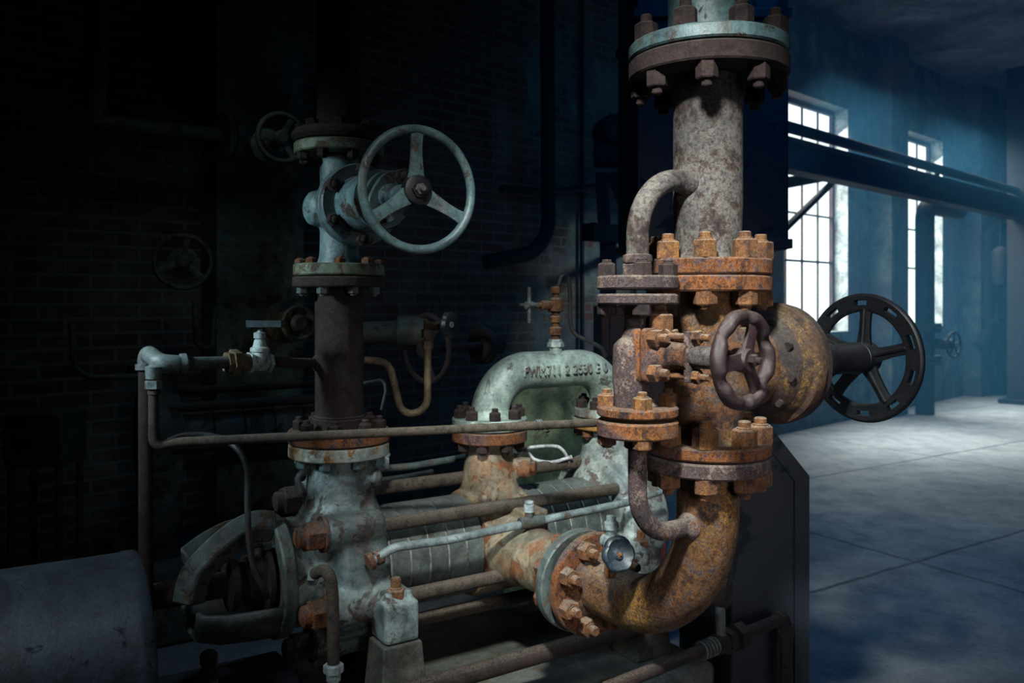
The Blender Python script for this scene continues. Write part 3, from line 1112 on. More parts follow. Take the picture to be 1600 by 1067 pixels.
t = thing('needle_valve', 'small white painted needle valve with black lever on the galvanised pipe', 'valve', P(406, 575, 2.295))
vb = P(406, 566, 2.295)
b = B()
lathe(b, [(0, -.022), (.021, -.022), (.024, 0), (.022, .028), (.026, .030), (.026, .040), (.019, .044), (.015, .062), (.012, .064), (.012, .066), (.0165, .067), (.0165, .082), (.008, .084), (.006, .094), (0, .094)], vb, Z, 16)
rod(b, vb - ug * .034, vb + ug * .034, .021, 8)
for s_ in (-1, 1):
    hexa(b, vb + ug * (s_ * .028 - .006), ug, .05, .012, .2)
obj('body', b, 'white_valve', t)
b = B()
hd = P(404, 506, 2.29)
box(b, hd + Vector((.018, 0, 0)), Vector((1, 0, 0)), Vector((0, 1, 0)), Z, .048, .014, .009)
rod(b, vb + Z * .09, hd, .006, 10)
obj('lever', b, 'bakelite', t, bevel=.004)

t = thing('stand_pole', 'dark upright pipe under the galvanised elbow at the left', 'pipe', Vector((P(228, 573, 2.16).x, 2.16, 0)))
b = B()
p0 = P(228, 577, 2.16)
rod(b, p0, Vector((p0.x, p0.y, 0)), .0185, 18)
obj('pipe', b, 'rust_dark', t)

t = thing('sense_line', 'thin grey tube arching behind the long drain pipe and hanging down to the bearing bracket', 'tube', P(300, 690, 2.2))
b = B()
sweep(b, spline([P(262, 690, 2.16), P(290, 680, 2.2), P(330, 681, 2.22), P(360, 692, 2.22), P(378, 712, 2.2), P(386, 745, 2.19), P(387, 800, 2.18), P(390, 850, 2.18), P(398, 890, 2.18), P(412, 918, 2.19), P(419, 933, 2.22)], 6), .0085, 10)
obj('tube', b, 'cable', t)

# ---- balance line in front of the barrel
t = thing('balance_line', 'light grey tube with a tee running along the front of the pump barrel', 'tube', P(580, 875, 2.3))
b = B()
e_, dz_ = .268, .114
s0 = P(585, 874, 2.275)
b1 = fillet([s0, s0 + U * .05 + Z * .03 + V * .02, at(A, -.30, e_, AZ + dz_ - .012), at(A, .40, e_, AZ + dz_ + .01)], [.05, .12], 10)
sweep(b, b1, .0125, 16)
rod(b, at(A, .38, e_, AZ + dz_ + .01), at(A, .545, e_ - .02, AZ + dz_ + .02), .0095, 12)
obj('tube', b, 'galv', t)
b = B()
hexa(b, s0 + U * .004, U + Z * .3, .036, .022, .3)
lathe(b, [(0, -.02), (.024, -.02), (.024, -.005), (0, -.002)], s0, U + Z * .3, 16)
obj('union_nut', b, 'rust_flange', t)
b = B()
tt_ = at(A, -.02, e_, AZ + dz_)
rod(b, tt_ - U * .035, tt_ + U * .05, .018, 16)
rod(b, tt_, tt_ + Z * .05, .0125, 14)
obj('tee', b, 'galv_dark', t)
b = B()
rod(b, tt_ + Z * .03, tt_ + Z * .055, .016, 14)
rod(b, tt_ + Z * .055, tt_ + Z * .064, .0135, 14)
obj('tee_cap', b, 'white_valve', t)

# ---- seal pipe at the near end
t = thing('seal_pipe', 'short rusty pipe curving down the front of the left end casing', 'pipe', P(500, 896, 2.15))
b = B()
sweep(b, fillet([P(492, 896, 2.14), P(515, 885, 2.10), P(520, 935, 2.1), P(521, 1045, 2.1)], [.04, .06], 10), .0155, 16)
obj('pipe', b, 'rust_rod', t)
b = B()
hexa(b, P(484, 899, 2.155), (U * .9 + V * .6).normalized(), .042, .02, .2)
obj('union_nut', b, 'galv', t)
b = B()
hexa(b, P(521, 1050, 2.1), Z, .044, .022, .2)
lathe(b, [(0, -.02), (.018, -.02), (.018, 0), (0, 0)], P(521, 1050, 2.1), Z, 18)
rod(b, P(521, 1055, 2.1), Vector((P(521, 1055, 2.1).x, 2.1, .02)), .014, 14)
obj('union', b, 'white_valve', t)

t = thing('drain_cock', 'small dark drain cock with a pale union low beside the drip bowl', 'valve', Vector((P(325, 0, 2.0).x, 2.0, 0)))
b = B()
o = P(326, 1062, 2.0)
rod(b, Vector((o.x, o.y, .02)), o, .012, 12)
lathe(b, [(0, 0), (.02, 0), (.022, .012), (.018, .03), (.014, .034), (.02, .04), (.02, .062), (.012, .07), (0, .07)], o, Z, 16)
obj('body', b, 'rust_dark', t)
b = B()
hexa(b, o - Z * .01, Z, .038, .014, .3)
obj('union_nut', b, 'galv_dark', t)

# ---- siphon with black knob cock
YS = 2.62
t = thing('siphon_tube', 'rusty gauge siphon tube bent in a deep U beside the left standpipe', 'tube', P(645, 640, YS))
b = B()
sweep(b, fillet([P(567, 562, YS - .06), P(608, 566, YS - .02), P(628, 650, YS), P(668, 640, YS), P(668, 545, YS)], [.05, .05, .05], 10), .0115, 16)
obj('tube', b, 'brass', t)
t = thing('gauge_cock', 'brass gauge cock with round black knob on the siphon tube', 'valve', P(668, 545, YS))
b = B()
o = P(668, 545, YS)
lathe(b, [(0, 0), (.018, 0), (.018, .026), (.012, .028), (.012, .034), (.02, .036), (.02, .06), (.012, .064), (.012, .09), (0, .09)], o, Z, 6)
kx = (V * .9 + U * .5).normalized()
rod(b, o + Z * .072, o + Z * .072 + kx * .05, .014, 14)
obj('body', b, 'brass', t)
kc = P(701, 507, YS - .1)
b = B()
rod(b, o + Z * .072 + kx * .04, kc, .009, 12)
obj('spindle', b, 'rust_dark', t)
b = B()
lathe(b, [(0, -.012), (.030, -.012), (.038, -.004), (.040, .004), (.036, .012), (.018, .008), (0, .008)], kc, kx, 60, lambda q, r: 1 if r < .029 else .94 + .1 * abs(cos(3 * q)) ** .7)
obj('knob', b, 'black', t, sharp=50)
b = B()
lathe(b, [(0, .006), (.009, .006), (.009, .013), (.004, .013), (.004, .008), (0, .008)], kc, kx, 16)
obj('knob_nut', b, 'galv', t)

# ---- loose white cable behind the crossover
t = thing('cable', 'loose white cable lying in a loop behind the middle pump flange', 'cable', P(860, 715, 2.98))
b = B()
sweep(b, spline([P(803, 711, 2.95), P(822, 706, 2.95), P(836, 718, 2.95), P(862, 722, 2.95), P(888, 715, 2.96), P(894, 713, 2.96)], 8), .006, 8)
sweep(b, spline([P(806, 708, 3.0), P(830, 699, 3.0), P(866, 697, 3.0), P(880, 704, 2.99), P(890, 722, 2.98)], 8), .006, 8)
obj('cable', b, 'white_cable', t)
# ================================================================== ground works of the pump
def local_box(bm, tt, e, z0, z1, ht, he):
    return box(bm, at(A, tt, e, (z0 + z1) / 2), U, V, Z, ht, he, (z1 - z0) / 2)


PZ = .33
b = B()
local_box(b, -.02, .04, 0, PZ, .6, .42)
o = obj('machine_plinth', b, 'concrete', None, bevel=.02)
tag(o, 'low dark concrete plinth carrying the banded pump', 'plinth')
for tt, lab in ((-.46, 'tapered concrete pedestal under the near foot of the pump'), (.43, 'stained concrete pedestal behind the rusty elbow pipe')):
    for ee, vis in ((.262, 1), (-.262, 0)):
        b = B()
        c = at(A, tt, ee)
        zt = AZ - .09 - .0565
        q0 = [c + U * (sx * .075) + V * (sy * .07) + Z * (PZ + .001) for sx, sy in ((-1, -1), (1, -1), (1, 1), (-1, 1))]
        q1 = [c + U * (sx * .058) + V * (sy * .052) + Z * zt for sx, sy in ((-1, -1), (1, -1), (1, 1), (-1, 1))]
        lo = [b.verts.new(p) for p in q0]
        hi = [b.verts.new(p) for p in q1]
        b.faces.new(lo[::-1])
        b.faces.new(hi)
        for i in range(4):
            j = (i + 1) % 4
            b.faces.new((lo[i], lo[j], hi[j], hi[i]))
        o = obj('pump_pedestal', b, 'concrete', None, bevel=.006)
        tag(o, lab if vis else lab.replace('near foot', 'far side foot').replace('behind the rusty elbow pipe', 'under the far right foot of the pump'), 'pedestal')
b = B()
r0, r1 = P(990, 980, 2.62), P(780, 1040, 2.352)
dr = (r1 - r0).normalized()
rod(b, r0 - dr * .03, r1 + dr * .42, .026, 18)
o = obj('ground_pipe', b, 'rust_dark', None)
tag(o, 'dark pipe lying low along the plinth below the pump barrel', 'pipe')

b = B()
local_box(b, -.83, .02, 0, .40, .19, .26)
local_box(b, -.83, .02, .40, .46, .15, .10)
o = obj('bed_frame', b, 'dark_steel', None, bevel=.01)
tag(o, 'black steel bed frame under the bearing end of the pump', 'frame')

# ---- sheet-metal drum, lower left corner
DC = Vector((-.826, 1.85, .69))
t = thing('motor_drum', 'large dented grey sheet metal drum in the lower left corner', 'drum', Vector((DC.x, DC.y, 0)) - U * .3, RZ)
b = B()
lathe(b, [(0, 0), (.236, 0), (.248, -.004), (.251, -.010), (.251, -.03), (.249, -.034), (.249, -.9), (0, -.9)], DC, U, 96)
obj('shell', b, 'sheet', t)
b = B()
for s_ in (-.15, -.75):
    box(b, DC + U * s_ - Z * .455, U, V, Z, .05, .18, .23)
obj('cradle', b, 'dark_steel', t)
b = B()
rows = []
for i in range(9):
    g = radians(52 + i * 2.2)
    F_ = frame(DC, U)
    rows.append([b.verts.new(F_ @ Vector((.2505 * cos(g), .2505 * sin(g), h))) for h in (-.17, -.29)])
for p, q in zip(rows, rows[1:]):
    b.faces.new((p[0], p[1], q[1], q[0]))
o = obj('sticker', b, 'paper', t, label='faded yellow sticker')
o.modifiers.new('thick', 'SOLIDIFY').thickness = .001

# ---- dark cabinet behind the elbow
YC = 2.62
t = thing('control_cabinet', 'dark steel cabinet with slanted top corner behind the rusty elbow', 'cabinet', Vector((P(1205, 0, YC).x, YC, 0)))
poly = [P(1142, 628, YC), P(1172, 628, YC), P(1262, 742, YC), P(1256, 900, YC)]
poly[-1] = Vector((poly[2].x, YC, 0))
poly.append(Vector((poly[0].x, YC, 0)))
b = B()
prism(b, poly, Vector((-.08, .42, 0)))
obj('body', b, 'dark_steel', t, bevel=.006)
b = B()
fr = [Vector((p.x, YC - .001, p.z)) for p in poly[1:4]]
w_ = .045
sl = (fr[1] - fr[0]).normalized()
nm = Vector((sl.z, 0, -sl.x))
nm = nm if nm.x < 0 else -nm
xi = fr[1].x - w_
k0 = (xi - (fr[0] + nm * w_).x) / sl.x
ic = fr[0] + nm * w_ + sl * k0
prism(b, [fr[0], fr[1], Vector((fr[1].x, fr[1].y, 0)), Vector((xi, fr[1].y, 0)), ic, fr[0] + nm * w_], Vector((0, -.014, 0)))
obj('edge_frame', b, 'dark_steel', t)

# ---- small pipework at the lower right
Y0 = 2.2
t = thing('condensate_pipe', 'thin dark pipe with threaded joints running past the cabinet foot', 'pipe', P(1050, 1035, Y0))
b = B()
e0, e1 = P(1050, 1035, Y0), P(1228, 964, 2.511)
dd = (e1 - e0).normalized()
sweep(b, fillet([e0 - dd * .25, e1, Vector((e1.x, e1.y, .01))], .03, 8), .0175, 16)
obj('pipe', b, 'rust_dark', t)
b = B()
lathe(b, [(0, -.014), (.024, -.014), (.026, 0), (.024, .014), (0, .014)], e1 - Z * .035, Z, 18)
lathe(b, [(0, -.014), (.024, -.014), (.026, 0), (.024, .014), (0, .014)], e1 - dd * .03, dd, 18)
obj('elbow_collar', b, 'rust_dark', t)
b = B()
j0 = e0 + dd * .115
for i in range(5):
    lathe(b, [(0, 0), (.024, 0), (.026, .004), (.024, .009), (0, .009)], j0 + dd * (.013 * i), dd, 18)
obj('thread_joint', b, 'galv_dark', t)
b = B()
hexa(b, j0 + dd * .10, dd, .062, .03, .2)
hexa(b, j0 + dd * .145, dd, .068, .04, .5)
lathe(b, [(0, .06), (.028, .06), (.028, .12), (0, .12)], j0, dd, 18)
obj('union', b, 'rust_dark', t)
t = thing('steam_trap', 'small round dark trap on a short stem above the thin dark pipe', 'valve', j0 + dd * .09)
b = B()
jv = j0 + dd * .085
rod(b, jv + Z * .02, P(1125, 925, jv.y), .0145, 14)
rod(b, P(1125, 925, jv.y), P(1130, 880, jv.y), .011, 14)
obj('stem', b, 'galv_dark', t)
b = B()
lathe(b, [(0, -.04), (.03, -.04), (.040, -.03), (.040, .02), (.030, .028), (.026, .02), (0, .02)], P(1126, 925, jv.y), (V * .8 + U * .5).normalized(), 24)
obj('body', b, 'rust_dark', t)

# ================================================================== the hall
ST = []


def struct(name, bm, mat, bevel=0, parent=None):
    o = obj(name, bm, mat, parent, bevel=bevel)
    o['kind'] = 'structure'
    return o


# floor material: worn concrete in big slabs
m = NT('hall_floor')
geo = m.n('NewGeometry').outputs['Position']
n1 = m.noise(.55, 8, .62, .4, geo)
n2 = m.noise(5, 8, .7, .2, geo, 3)
n3 = m.noise(40, 3, .7, 0, geo, 7)
c = m.ramp(n1, [(.3, lin((84, 89, 94))), (.5, lin((118, 121, 122))), (.7, lin((146, 146, 142)))])
c = m.mix(.75, c, m.ramp(n2, [(.3, (.45, .46, .5, 1)), (.55, (1, 1, 1, 1)), (.8, (1.12, 1.1, 1.06, 1))]), 'MULTIPLY')
c = m.mix(.5, c, m.ramp(n3, [(.32, (.4, .4, .42, 1)), (.5, (1, 1, 1, 1))]), 'MULTIPLY')


def dotn(vec):
    x = m.n('VectorMath', operation='DOT_PRODUCT')
    m.l(geo, x.inputs[0])
    x.inputs[1].default_value = vec
    return x.outputs['Value']


wob = m.math('MULTIPLY', m.math('SUBTRACT', m.noise(2.5, 5, .7, 0, geo, 11), .5), .07)
ct = m.math('ADD', dotn(U), wob)
ce = m.math('ADD', dotn(V), wob)
d1 = m.math('ABSOLUTE', m.math('SUBTRACT', m.math('FRACT', m.math('MULTIPLY', m.math('SUBTRACT', ct, 4.52 - 1.6), 1 / 3.2)), .5))
d2 = m.math('ABSOLUTE', m.math('SUBTRACT', m.math('FRACT', m.math('MULTIPLY', m.math('SUBTRACT', ce, -2.79 - .9), 1 / 1.8)), .5))
# fract(...) - .5 is zero half a slab further on, i.e. on the joints
j1 = m.bw(d1, .0055, .0025)
j2 = m.bw(d2, .0095, .0045)
j = m.math('MAXIMUM', j1, j2)
c = m.mix(m.math('MULTIPLY', j, .85), c, lin((40, 42, 46)))
h = m.math('SUBTRACT', m.math('ADD', m.math('MULTIPLY', n2, .5), m.math('MULTIPLY', n3, .3)), m.math('MULTIPLY', j, .8))
m.bump(h, .4, .01)
rr = m.ramp(n2, [(.3, (.85, .85, .85, 1)), (.7, (.55, .55, .55, 1))])
M['floor'] = m.done(c, rr, 0, .4)

# wall: soot-dark brick on the far left running into peeling limewash plaster
m = NT('hall_wall')
geo = m.n('NewGeometry').outputs['Position']


def dot2(vec):
    x = m.n('VectorMath', operation='DOT_PRODUCT')
    m.l(geo, x.inputs[0])
    x.inputs[1].default_value = vec
    return x.outputs['Value']


cmb = m.n('CombineXYZ')
sx = m.n('SeparateXYZ')
m.l(geo, sx.inputs[0])
al = dot2(WD)
m.l(al, cmb.inputs[0])
m.l(sx.outputs[2], cmb.inputs[1])
m.l(dot2(WN), cmb.inputs[2])
br = m.n('TexBrick')
m.l(cmb.outputs[0], br.inputs['Vector'])
br.inputs['Color1'].default_value = lin((92, 62, 54))
br.inputs['Color2'].default_value = lin((70, 54, 50))
br.inputs['Mortar'].default_value = lin((96, 98, 92))
br.inputs['Scale'].default_value = 1
br.inputs['Brick Width'].default_value = .25
br.inputs['Row Height'].default_value = .078
br.inputs['Mortar Size'].default_value = .008
vv = cmb.outputs[0]
p1 = m.noise(.9, 9, .65, .6, vv)
p2 = m.noise(3.4, 8, .7, .3, vv, 4)
pl = m.ramp(p2, [(.3, lin((54, 62, 66))), (.5, lin((86, 95, 95))), (.68, lin((122, 128, 118)))])
pl = m.mix(m.bw(m.noise(.7, 5, .6, .3, vv, 8), .5, .62), pl, lin((98, 80, 84)))
mp = m.n('Mapping')
mp.inputs['Scale'].default_value = (1, .1, 1)
m.l(vv, mp.inputs[0])
pl = m.mix(m.math('MULTIPLY', m.bw(m.noise(5, 6, .7, .2, mp.outputs[0], 2), .5, .7), .7), pl, lin((44, 50, 58)))
bc = m.mix(m.math('MULTIPLY', m.bw(p2, .45, .65), .6), br.outputs[0], lin((104, 108, 98)))
# where the plaster has gone: mostly towards the old end of the wall
kk = m.math('ADD', m.math('MULTIPLY', al, .09), p1)      # al: metres along the wall
wc = m.mix(m.bw(kk, .98, 1.04), bc, pl)
hh = m.math('ADD', m.math('MULTIPLY', p2, .6), m.math('MULTIPLY', br.outputs['Fac'], -.4))
m.bump(hh, .5, .02)
M['wall'] = m.done(wc, .85, 0, .25)
M['ceil'] = chipped('sooty_ceiling', (96, 108, 116), (60, 62, 66), .35, 1.2, (74, 84, 92), rough=.9, spec=.2)

M['daylit_reveal'] = chipped('daylit_reveal', (214, 216, 210), (150, 140, 130), .3, 5, (190, 194, 190), rough=.9, spec=.2)  # daylight on the window reveals, put into a white colour
S0, S1, NB = -11.6, 8.4, 9.2
b = B()
box(b, W((S0 + S1) / 2, NB / 2, -.1), WD, WN, Z, (S1 - S0) / 2 + .4, NB / 2 + .4, .1)
struct('floor', b, 'floor')
b = B()
box(b, W((S0 + S1) / 2, NB / 2, CEIL + .1), WD, WN, Z, (S1 - S0) / 2 + .4, NB / 2 + .4, .1)
struct('ceiling', b, 'ceil')
# window wall
SILL, HEAD = 1.1, 3.9
openings = [(-.12, 1.46), (3.22, 4.58)]
b = B()
T = .23


def wblock(s0, s1, z0, z1):
    box(b, W((s0 + s1) / 2, -T / 2, (z0 + z1) / 2), WD, WN, Z, (s1 - s0) / 2, T / 2, (z1 - z0) / 2)


prev = S0
for s0, s1 in openings:
    wblock(prev, s0, 0, CEIL)
    wblock(s0, s1, 0, SILL)
    wblock(s0, s1, HEAD, CEIL)
    prev = s1
wblock(prev, S1, 0, CEIL)
struct('wall_back', b, 'wall')
b = B()
box(b, W(S1 + .15, NB / 2, CEIL / 2), WD, WN, Z, .15, NB / 2 + .35, CEIL / 2)
struct('wall_right', b, 'wall')
b = B()
box(b, W(S0 - .15, NB / 2, CEIL / 2), WD, WN, Z, .15, NB / 2 + .35, CEIL / 2)
struct('wall_left', b, 'wall')
b = B()
box(b, W((S0 + S1) / 2, NB + .15, CEIL / 2), WD, WN, Z, (S1 - S0) / 2 + .3, .15, CEIL / 2)
struct('wall_front', b, 'wall')
# windows
gm = bpy.data.materials.new('dusty_glass')
gm.use_nodes = True
nt = gm.node_tree
nt.nodes.clear()
o_ = nt.nodes.new('ShaderNodeOutputMaterial')
mx = nt.nodes.new('ShaderNodeMixShader')
tr = nt.nodes.new('ShaderNodeBsdfTransparent')
gl = nt.nodes.new('ShaderNodeBsdfGlossy')
gl.inputs['Roughness'].default_value = .1
tr.inputs[0].default_value = (.9, .94, .95, 1)
mx.inputs[0].default_value = .06
nt.links.new(tr.outputs[0], mx.inputs[1])
nt.links.new(gl.outputs[0], mx.inputs[2])
nt.links.new(mx.outputs[0], o_.inputs[0])
M['glass'] = gm
for wi, (s0, s1) in enumerate(openings):
    nn = -.20
    b = B()
    wd = s1 - s0
    cols = 4 if wi == 0 else 3

    def bar(sa, sb, za, zb_, d=.025):
        box(b, W((sa + sb) / 2, nn, (za + zb_) / 2), WD, WN, Z, (sb - sa) / 2, d, (zb_ - za) / 2)
    bar(s0, s0 + .05, SILL, HEAD)
    bar(s1 - .05, s1, SILL, HEAD)
    bar(s0, s1, SILL, SILL + .05)
    bar(s0, s1, HEAD - .06, HEAD)
    for i in range(1, cols):
        x = s0 + wd * i / cols
        bar(x - .008, x + .008, SILL, HEAD, .012)
    for zz, th_ in ((1.98, .012), (3.3, .012), (2.55, .01)):
        bar(s0, s1, zz - th_, zz + th_, .015)
    w_ = struct('window_%d' % (wi + 1), b, 'frame')
    TM[w_.name] = Matrix()
    b = B()
    box(b, W((s0 + s1) / 2, nn, (SILL + HEAD) / 2), WD, WN, Z, wd / 2 - .02, .003, (HEAD - SILL) / 2 - .02)
    struct('pane', b, 'glass', parent=w_)
    b = B()
    box(b, W((s0 + s1) / 2, -.10, SILL + .012), WD, WN, Z, wd / 2, .14, .012)
    struct('sill', b, 'concrete', parent=w_)
    for sj, dj in ((s0, 1), (s1, -1)):
        b = B()
        box(b, W(sj + dj * .006, -.085, (SILL + HEAD) / 2), WD, WN, Z, .006, .088, (HEAD - SILL) / 2)
        struct('jamb', b, 'daylit_reveal', parent=w_)
# pilasters on the window wall
for i, (s_, hw_, d_) in enumerate(((2.35, .26, .28), (5.7, .24, .25))):
    b = B()
    box(b, W(s_, d_ / 2, CEIL / 2), WD, WN, Z, hw_, d_ / 2, CEIL / 2)
    struct('pillar_%d' % (i + 1), b, 'wall')

# ---- hanging duct behind the riser
t = thing('hanging_duct', 'wide dark steel duct hanging from the ceiling behind the riser pipe', 'duct', P(1113, 388, 3.5))
YD = 3.5
x0, x1 = P(994, 0, YD).x, P(1233, 0, YD).x
zb_ = zy(392, YD)
b = B()
box(b, Vector(((x0 + x1) / 2, YD + .3, (zb_ + CEIL) / 2)), Vector((1, 0, 0)), Vector((0, 1, 0)), Z, (x1 - x0) / 2, .3, (CEIL - zb_) / 2 - .005)
obj('casing', b, 'dark_steel', t, bevel=.01)
for zz in (zb_ + .03, zb_ + 1.0, zb_ + 2.0):
    b = B()
    box(b, Vector(((x0 + x1) / 2, YD + .3, zz)), Vector((1, 0, 0)), Vector((0, 1, 0)), Z, (x1 - x0) / 2 + .012, .312, .02)
    obj('joint_frame', b, 'dark_steel', t, bevel=.003)

# ---- beams across the windows
t = thing('crane_beam', 'thick dark steel beam crossing in front of both windows', 'beam', W(3, .95, 2.8))
b = B()
for zz, hh in ((2.95, .015), (2.69, .015)):
    box(b, W(2.4, .95, zz), WD, WN, Z, 5.6, .09, hh)
box(b, W(2.4, .95, 2.82), WD, WN, Z, 5.6, .012, .13)
obj('beam', b, 'wall_steel', t)
b = B()
for s_ in (-2.9,):
    box(b, W(s_, .46, 2.60), WD, WN, Z, .07, .46, .07)
obj('bracket', b, 'wall_steel', t)
t = thing('beam_pipe', 'thin dark pipe running along the top of the thick beam', 'pipe', W(3, .95, 3.1))
b = B()
rod(b, W(-3.2, .9, 3.1), W(8.0, .9, 3.1), .055, 14)
for s_ in (-2, 1.9, 5.0):
    rod(b, W(s_, .9, 2.96), W(s_, .9, 3.1), .03, 8)
obj('pipe', b, 'wall_steel', t)
t = thing('brace', 'dark strut and slanted brace below the beam at the first window', 'brace', W(.7, 1, 2.4))
b = B()
Yb = 8.3
p0, p1 = P(1215, 288, Yb), P(1318, 270, 9.3)
box(b, (p0 + p1) / 2, (p1 - p0).normalized(), Vector((0, 1, 0)), Z, (p1 - p0).length / 2, .04, .055)
obj('strut', b, 'wall_steel', t)
b = B()
rod(b, P(1212, 372, Yb), P(1312, 274, 9.2), .038, 10)
obj('brace_rod', b, 'wall_steel', t)

# ---- pipe with hand wheel by the second window
YV = 11.0
t = thing('wall_valve', 'distant dark upright pipe and valve beside the second window', 'valve', Vector((P(1445, 0, YV).x, YV, 0)))
b = B()
xx = P(1445, 0, YV).x
o = Vector((xx, YV, 0))
sweep(b, fillet([o, Vector((xx, YV, zy(320, YV))), Vector((xx, YV, zy(320, YV))) + WD * 1.2], .2, 8), .118, 24)
obj('pipe', b, 'wall_steel', t)
b = B()
for py in (508, 516, 558, 566):
    lathe(b, [(0, -.025), (.2, -.025), (.2, .025), (0, .025)], Vector((xx, YV, zy(py, YV))), Z, 24)
rod(b, Vector((xx, YV, zy(537, YV))), Vector((xx + .3, YV - .12, zy(537, YV))), .07, 16)
obj('valve_body', b, 'wall_steel', t)
b = B()
wc_ = Vector((xx + .31, YV - .14, zy(538, YV)))
ax = Vector((.55, -.83, 0)).normalized()
torus(b, wc_, ax, .165, .017, 40, 8)
for g in range(5):
    q = frame(wc_, ax) @ Vector((.165 * cos(g * 1.2566 + .3), .165 * sin(g * 1.2566 + .3), 0))
    rod(b, wc_, q, .012, 8)
obj('handwheel', b, 'wall_steel', t)

t = thing('wall_pipe', 'dark pipe bent to the right on the far right wall', 'pipe', Vector((P(1543, 0, 13).x, 13, 0)))
b = B()
sweep(b, fillet([P(1530, 540, 13), P(1543, 515, 13), P(1543, 352, 13), P(1620, 345, 13.3)], [.15, .35], 10), .085, 20)
obj('pipe', b, 'wall_steel', t)
for py in (420, 500):
    b = B()
    box(b, P(1543, py, 13.06), WD, WN, Z, .13, .2, .03)
    obj('clamp', b, 'wall_steel', t)
t = thing('wall_lamp', 'small dark cylinder hanging by a cord beside the bent pipe', 'lamp', P(1563, 440, 12.6))
b = B()
lathe(b, [(0, 0), (.11, .0), (.12, .02), (.12, .5), (.09, .56), (.03, .6), (0, .6)], P(1563, 446, 12.6), Z, 24)
obj('lamp_body', b, 'wall_steel', t)
b = B()
rod(b, P(1563, 392, 12.6), Vector((P(1563, 0, 12.6).x, 12.6, CEIL - .01)), .012, 8)
obj('cord', b, 'wall_steel', t)
t = thing('steel_column', 'dark steel column at the far right edge of the hall', 'column', Vector((P(1590, 0, 12.2).x, 12.2, 0)))
b = B()
box(b, Vector((P(1594, 0, 12.2).x, 12.2, CEIL / 2)), WD, WN, Z, .15, .13, CEIL / 2 - .004)
obj('shaft', b, 'wall_steel', t)
b = B()
box(b, Vector((P(1594, 0, 12.2).x, 12.2, .03)), WD, WN, Z, .25, .22, .03)
obj('base_plate', b, 'wall_steel', t)
for i, (px, lab) in enumerate(((1517, 'thin dark conduit on the wall right of the second window'), (1390, 'thin dark conduit on the wall between the two windows'))):
    D_ = Vector((px - 800, FPX, 0)) / FPX
    # meet the wall line
    aa = (WP - Vector((0, 0, 0))).dot(WN) / D_.dot(WN)
    q = D_ * aa + WN * .05
    b = B()
    rod(b, Vector((q.x, q.y, .9 if i == 0 else .0)), Vector((q.x, q.y, CEIL - .01)), .022, 8)
    o = obj('conduit', b, 'wall_steel', None)
    tag(o, lab, 'conduit')


def wall_hit(px, off=0.0):
    D_ = Vector((px - 800, FPX, 0)) / FPX
    return D_ * (WP.dot(WN) / D_.dot(WN)) + WN * off


# ---- behind the crossover pipe
t = thing('tank_panel', 'moss green sheet panel standing behind the crossover pipe', 'panel', Vector((P(880, 0, 3.55).x, 3.55, 0)))
b = B()
box(b, Vector((P(872, 0, 3.55).x, 3.75, zy(592, 3.55) / 2)), Vector((1, 0, 0)), Vector((0, 1, 0)), Z, 85 * 3.55 / FPX, .2, zy(592, 3.55) / 2)
obj('panel', b, 'green_panel', t, bevel=.02)
t = thing('red_locker', 'dull red steel locker behind the crossover pipe', 'locker', Vector((P(985, 0, 4.6).x, 4.6, 0)))
b = B()
box(b, Vector((P(990, 0, 4.6).x, 4.8, zy(478, 4.6) / 2)), Vector((1, 0, 0)), Vector((0, 1, 0)), Z, 52 * 4.6 / FPX, .2, zy(478, 4.6) / 2)
obj('body', b, 'red_panel', t, bevel=.01)
b = B()
box(b, Vector((P(994, 0, 4.6).x, 4.593, zy(478, 4.6) / 2)), Vector((1, 0, 0)), Vector((0, 1, 0)), Z, 42 * 4.6 / FPX, .008, zy(478, 4.6) / 2 - .05)
obj('door', b, 'red_panel', t, bevel=.004)

# ---- bracket with round lamp on the wall
YB = 6.35
t = thing('wall_trestle', 'dark trestle and shelf bracket on the plaster wall left of the duct', 'bracket', P(952, 365, YB))
b = B()
box(b, P(955, 365, YB), WD, WN, Z, .26, .06, .065)
obj('shelf', b, 'wall_steel', t)
b = B()
for a_, c_, w_ in (((944, 352), (940, 270), .045), ((988, 352), (958, 270), .045), ((950, 378), (950, 470), .06)):
    p, q = P(a_[0], a_[1], YB), P(c_[0], c_[1], YB)
    d = (q - p).normalized()
    box(b, (p + q) / 2, d, Vector((0, 1, 0)), d.cross(Vector((0, 1, 0))), (q - p).length / 2, .03, w_)
obj('leg', b, 'wall_steel', t)
b = B()
p, q = P(950, 385, YB + .06), wall_hit(965)
q.z = p.z
rod(b, p, q, .04, 10)
obj('wall_arm', b, 'wall_steel', t)
t = thing('pulley_motor', 'round dark motor on top of the wall trestle', 'motor', P(955, 240, YB))
b = B()
lathe(b, [(0, -.14), (.10, -.14), (.12, -.10), (.12, .10), (.10, .13), (0, .13)], P(955, 206, YB), Vector((.25, -1, 0)), 24)
lathe(b, [(0, -.1), (.11, -.1), (.11, .1), (0, .1)], P(950, 240, YB), Vector((1, 0, 0)), 20)
obj('housing', b, 'wall_steel', t)
for px, off, z0, z1, r, lab in ((904, .04, .3, CEIL - .01, .02, 'thin black conduit running up the plaster left of the trestle'), (987, .04, .5, CEIL - .01, .016, 'thin grey conduit running up the plaster behind the trestle')):
    q = wall_hit(px, off)
    b = B()
    rod(b, Vector((q.x, q.y, z0)), Vector((q.x, q.y, z1)), r, 10)
    o = obj('conduit', b, 'wall_steel', None)
    tag(o, lab, 'conduit')
b = B()
sweep(b, fillet([P(855, 100, 6.2) + Z * .6, P(857, 390, 6.2), P(760, 410, 5.9)], .28, 10), .055, 18)
o = obj('wall_pipe', b, 'wall_steel', None)
tag(o, 'dark pipe dropping from the ceiling and bending left before the plaster', 'pipe')
b = B()
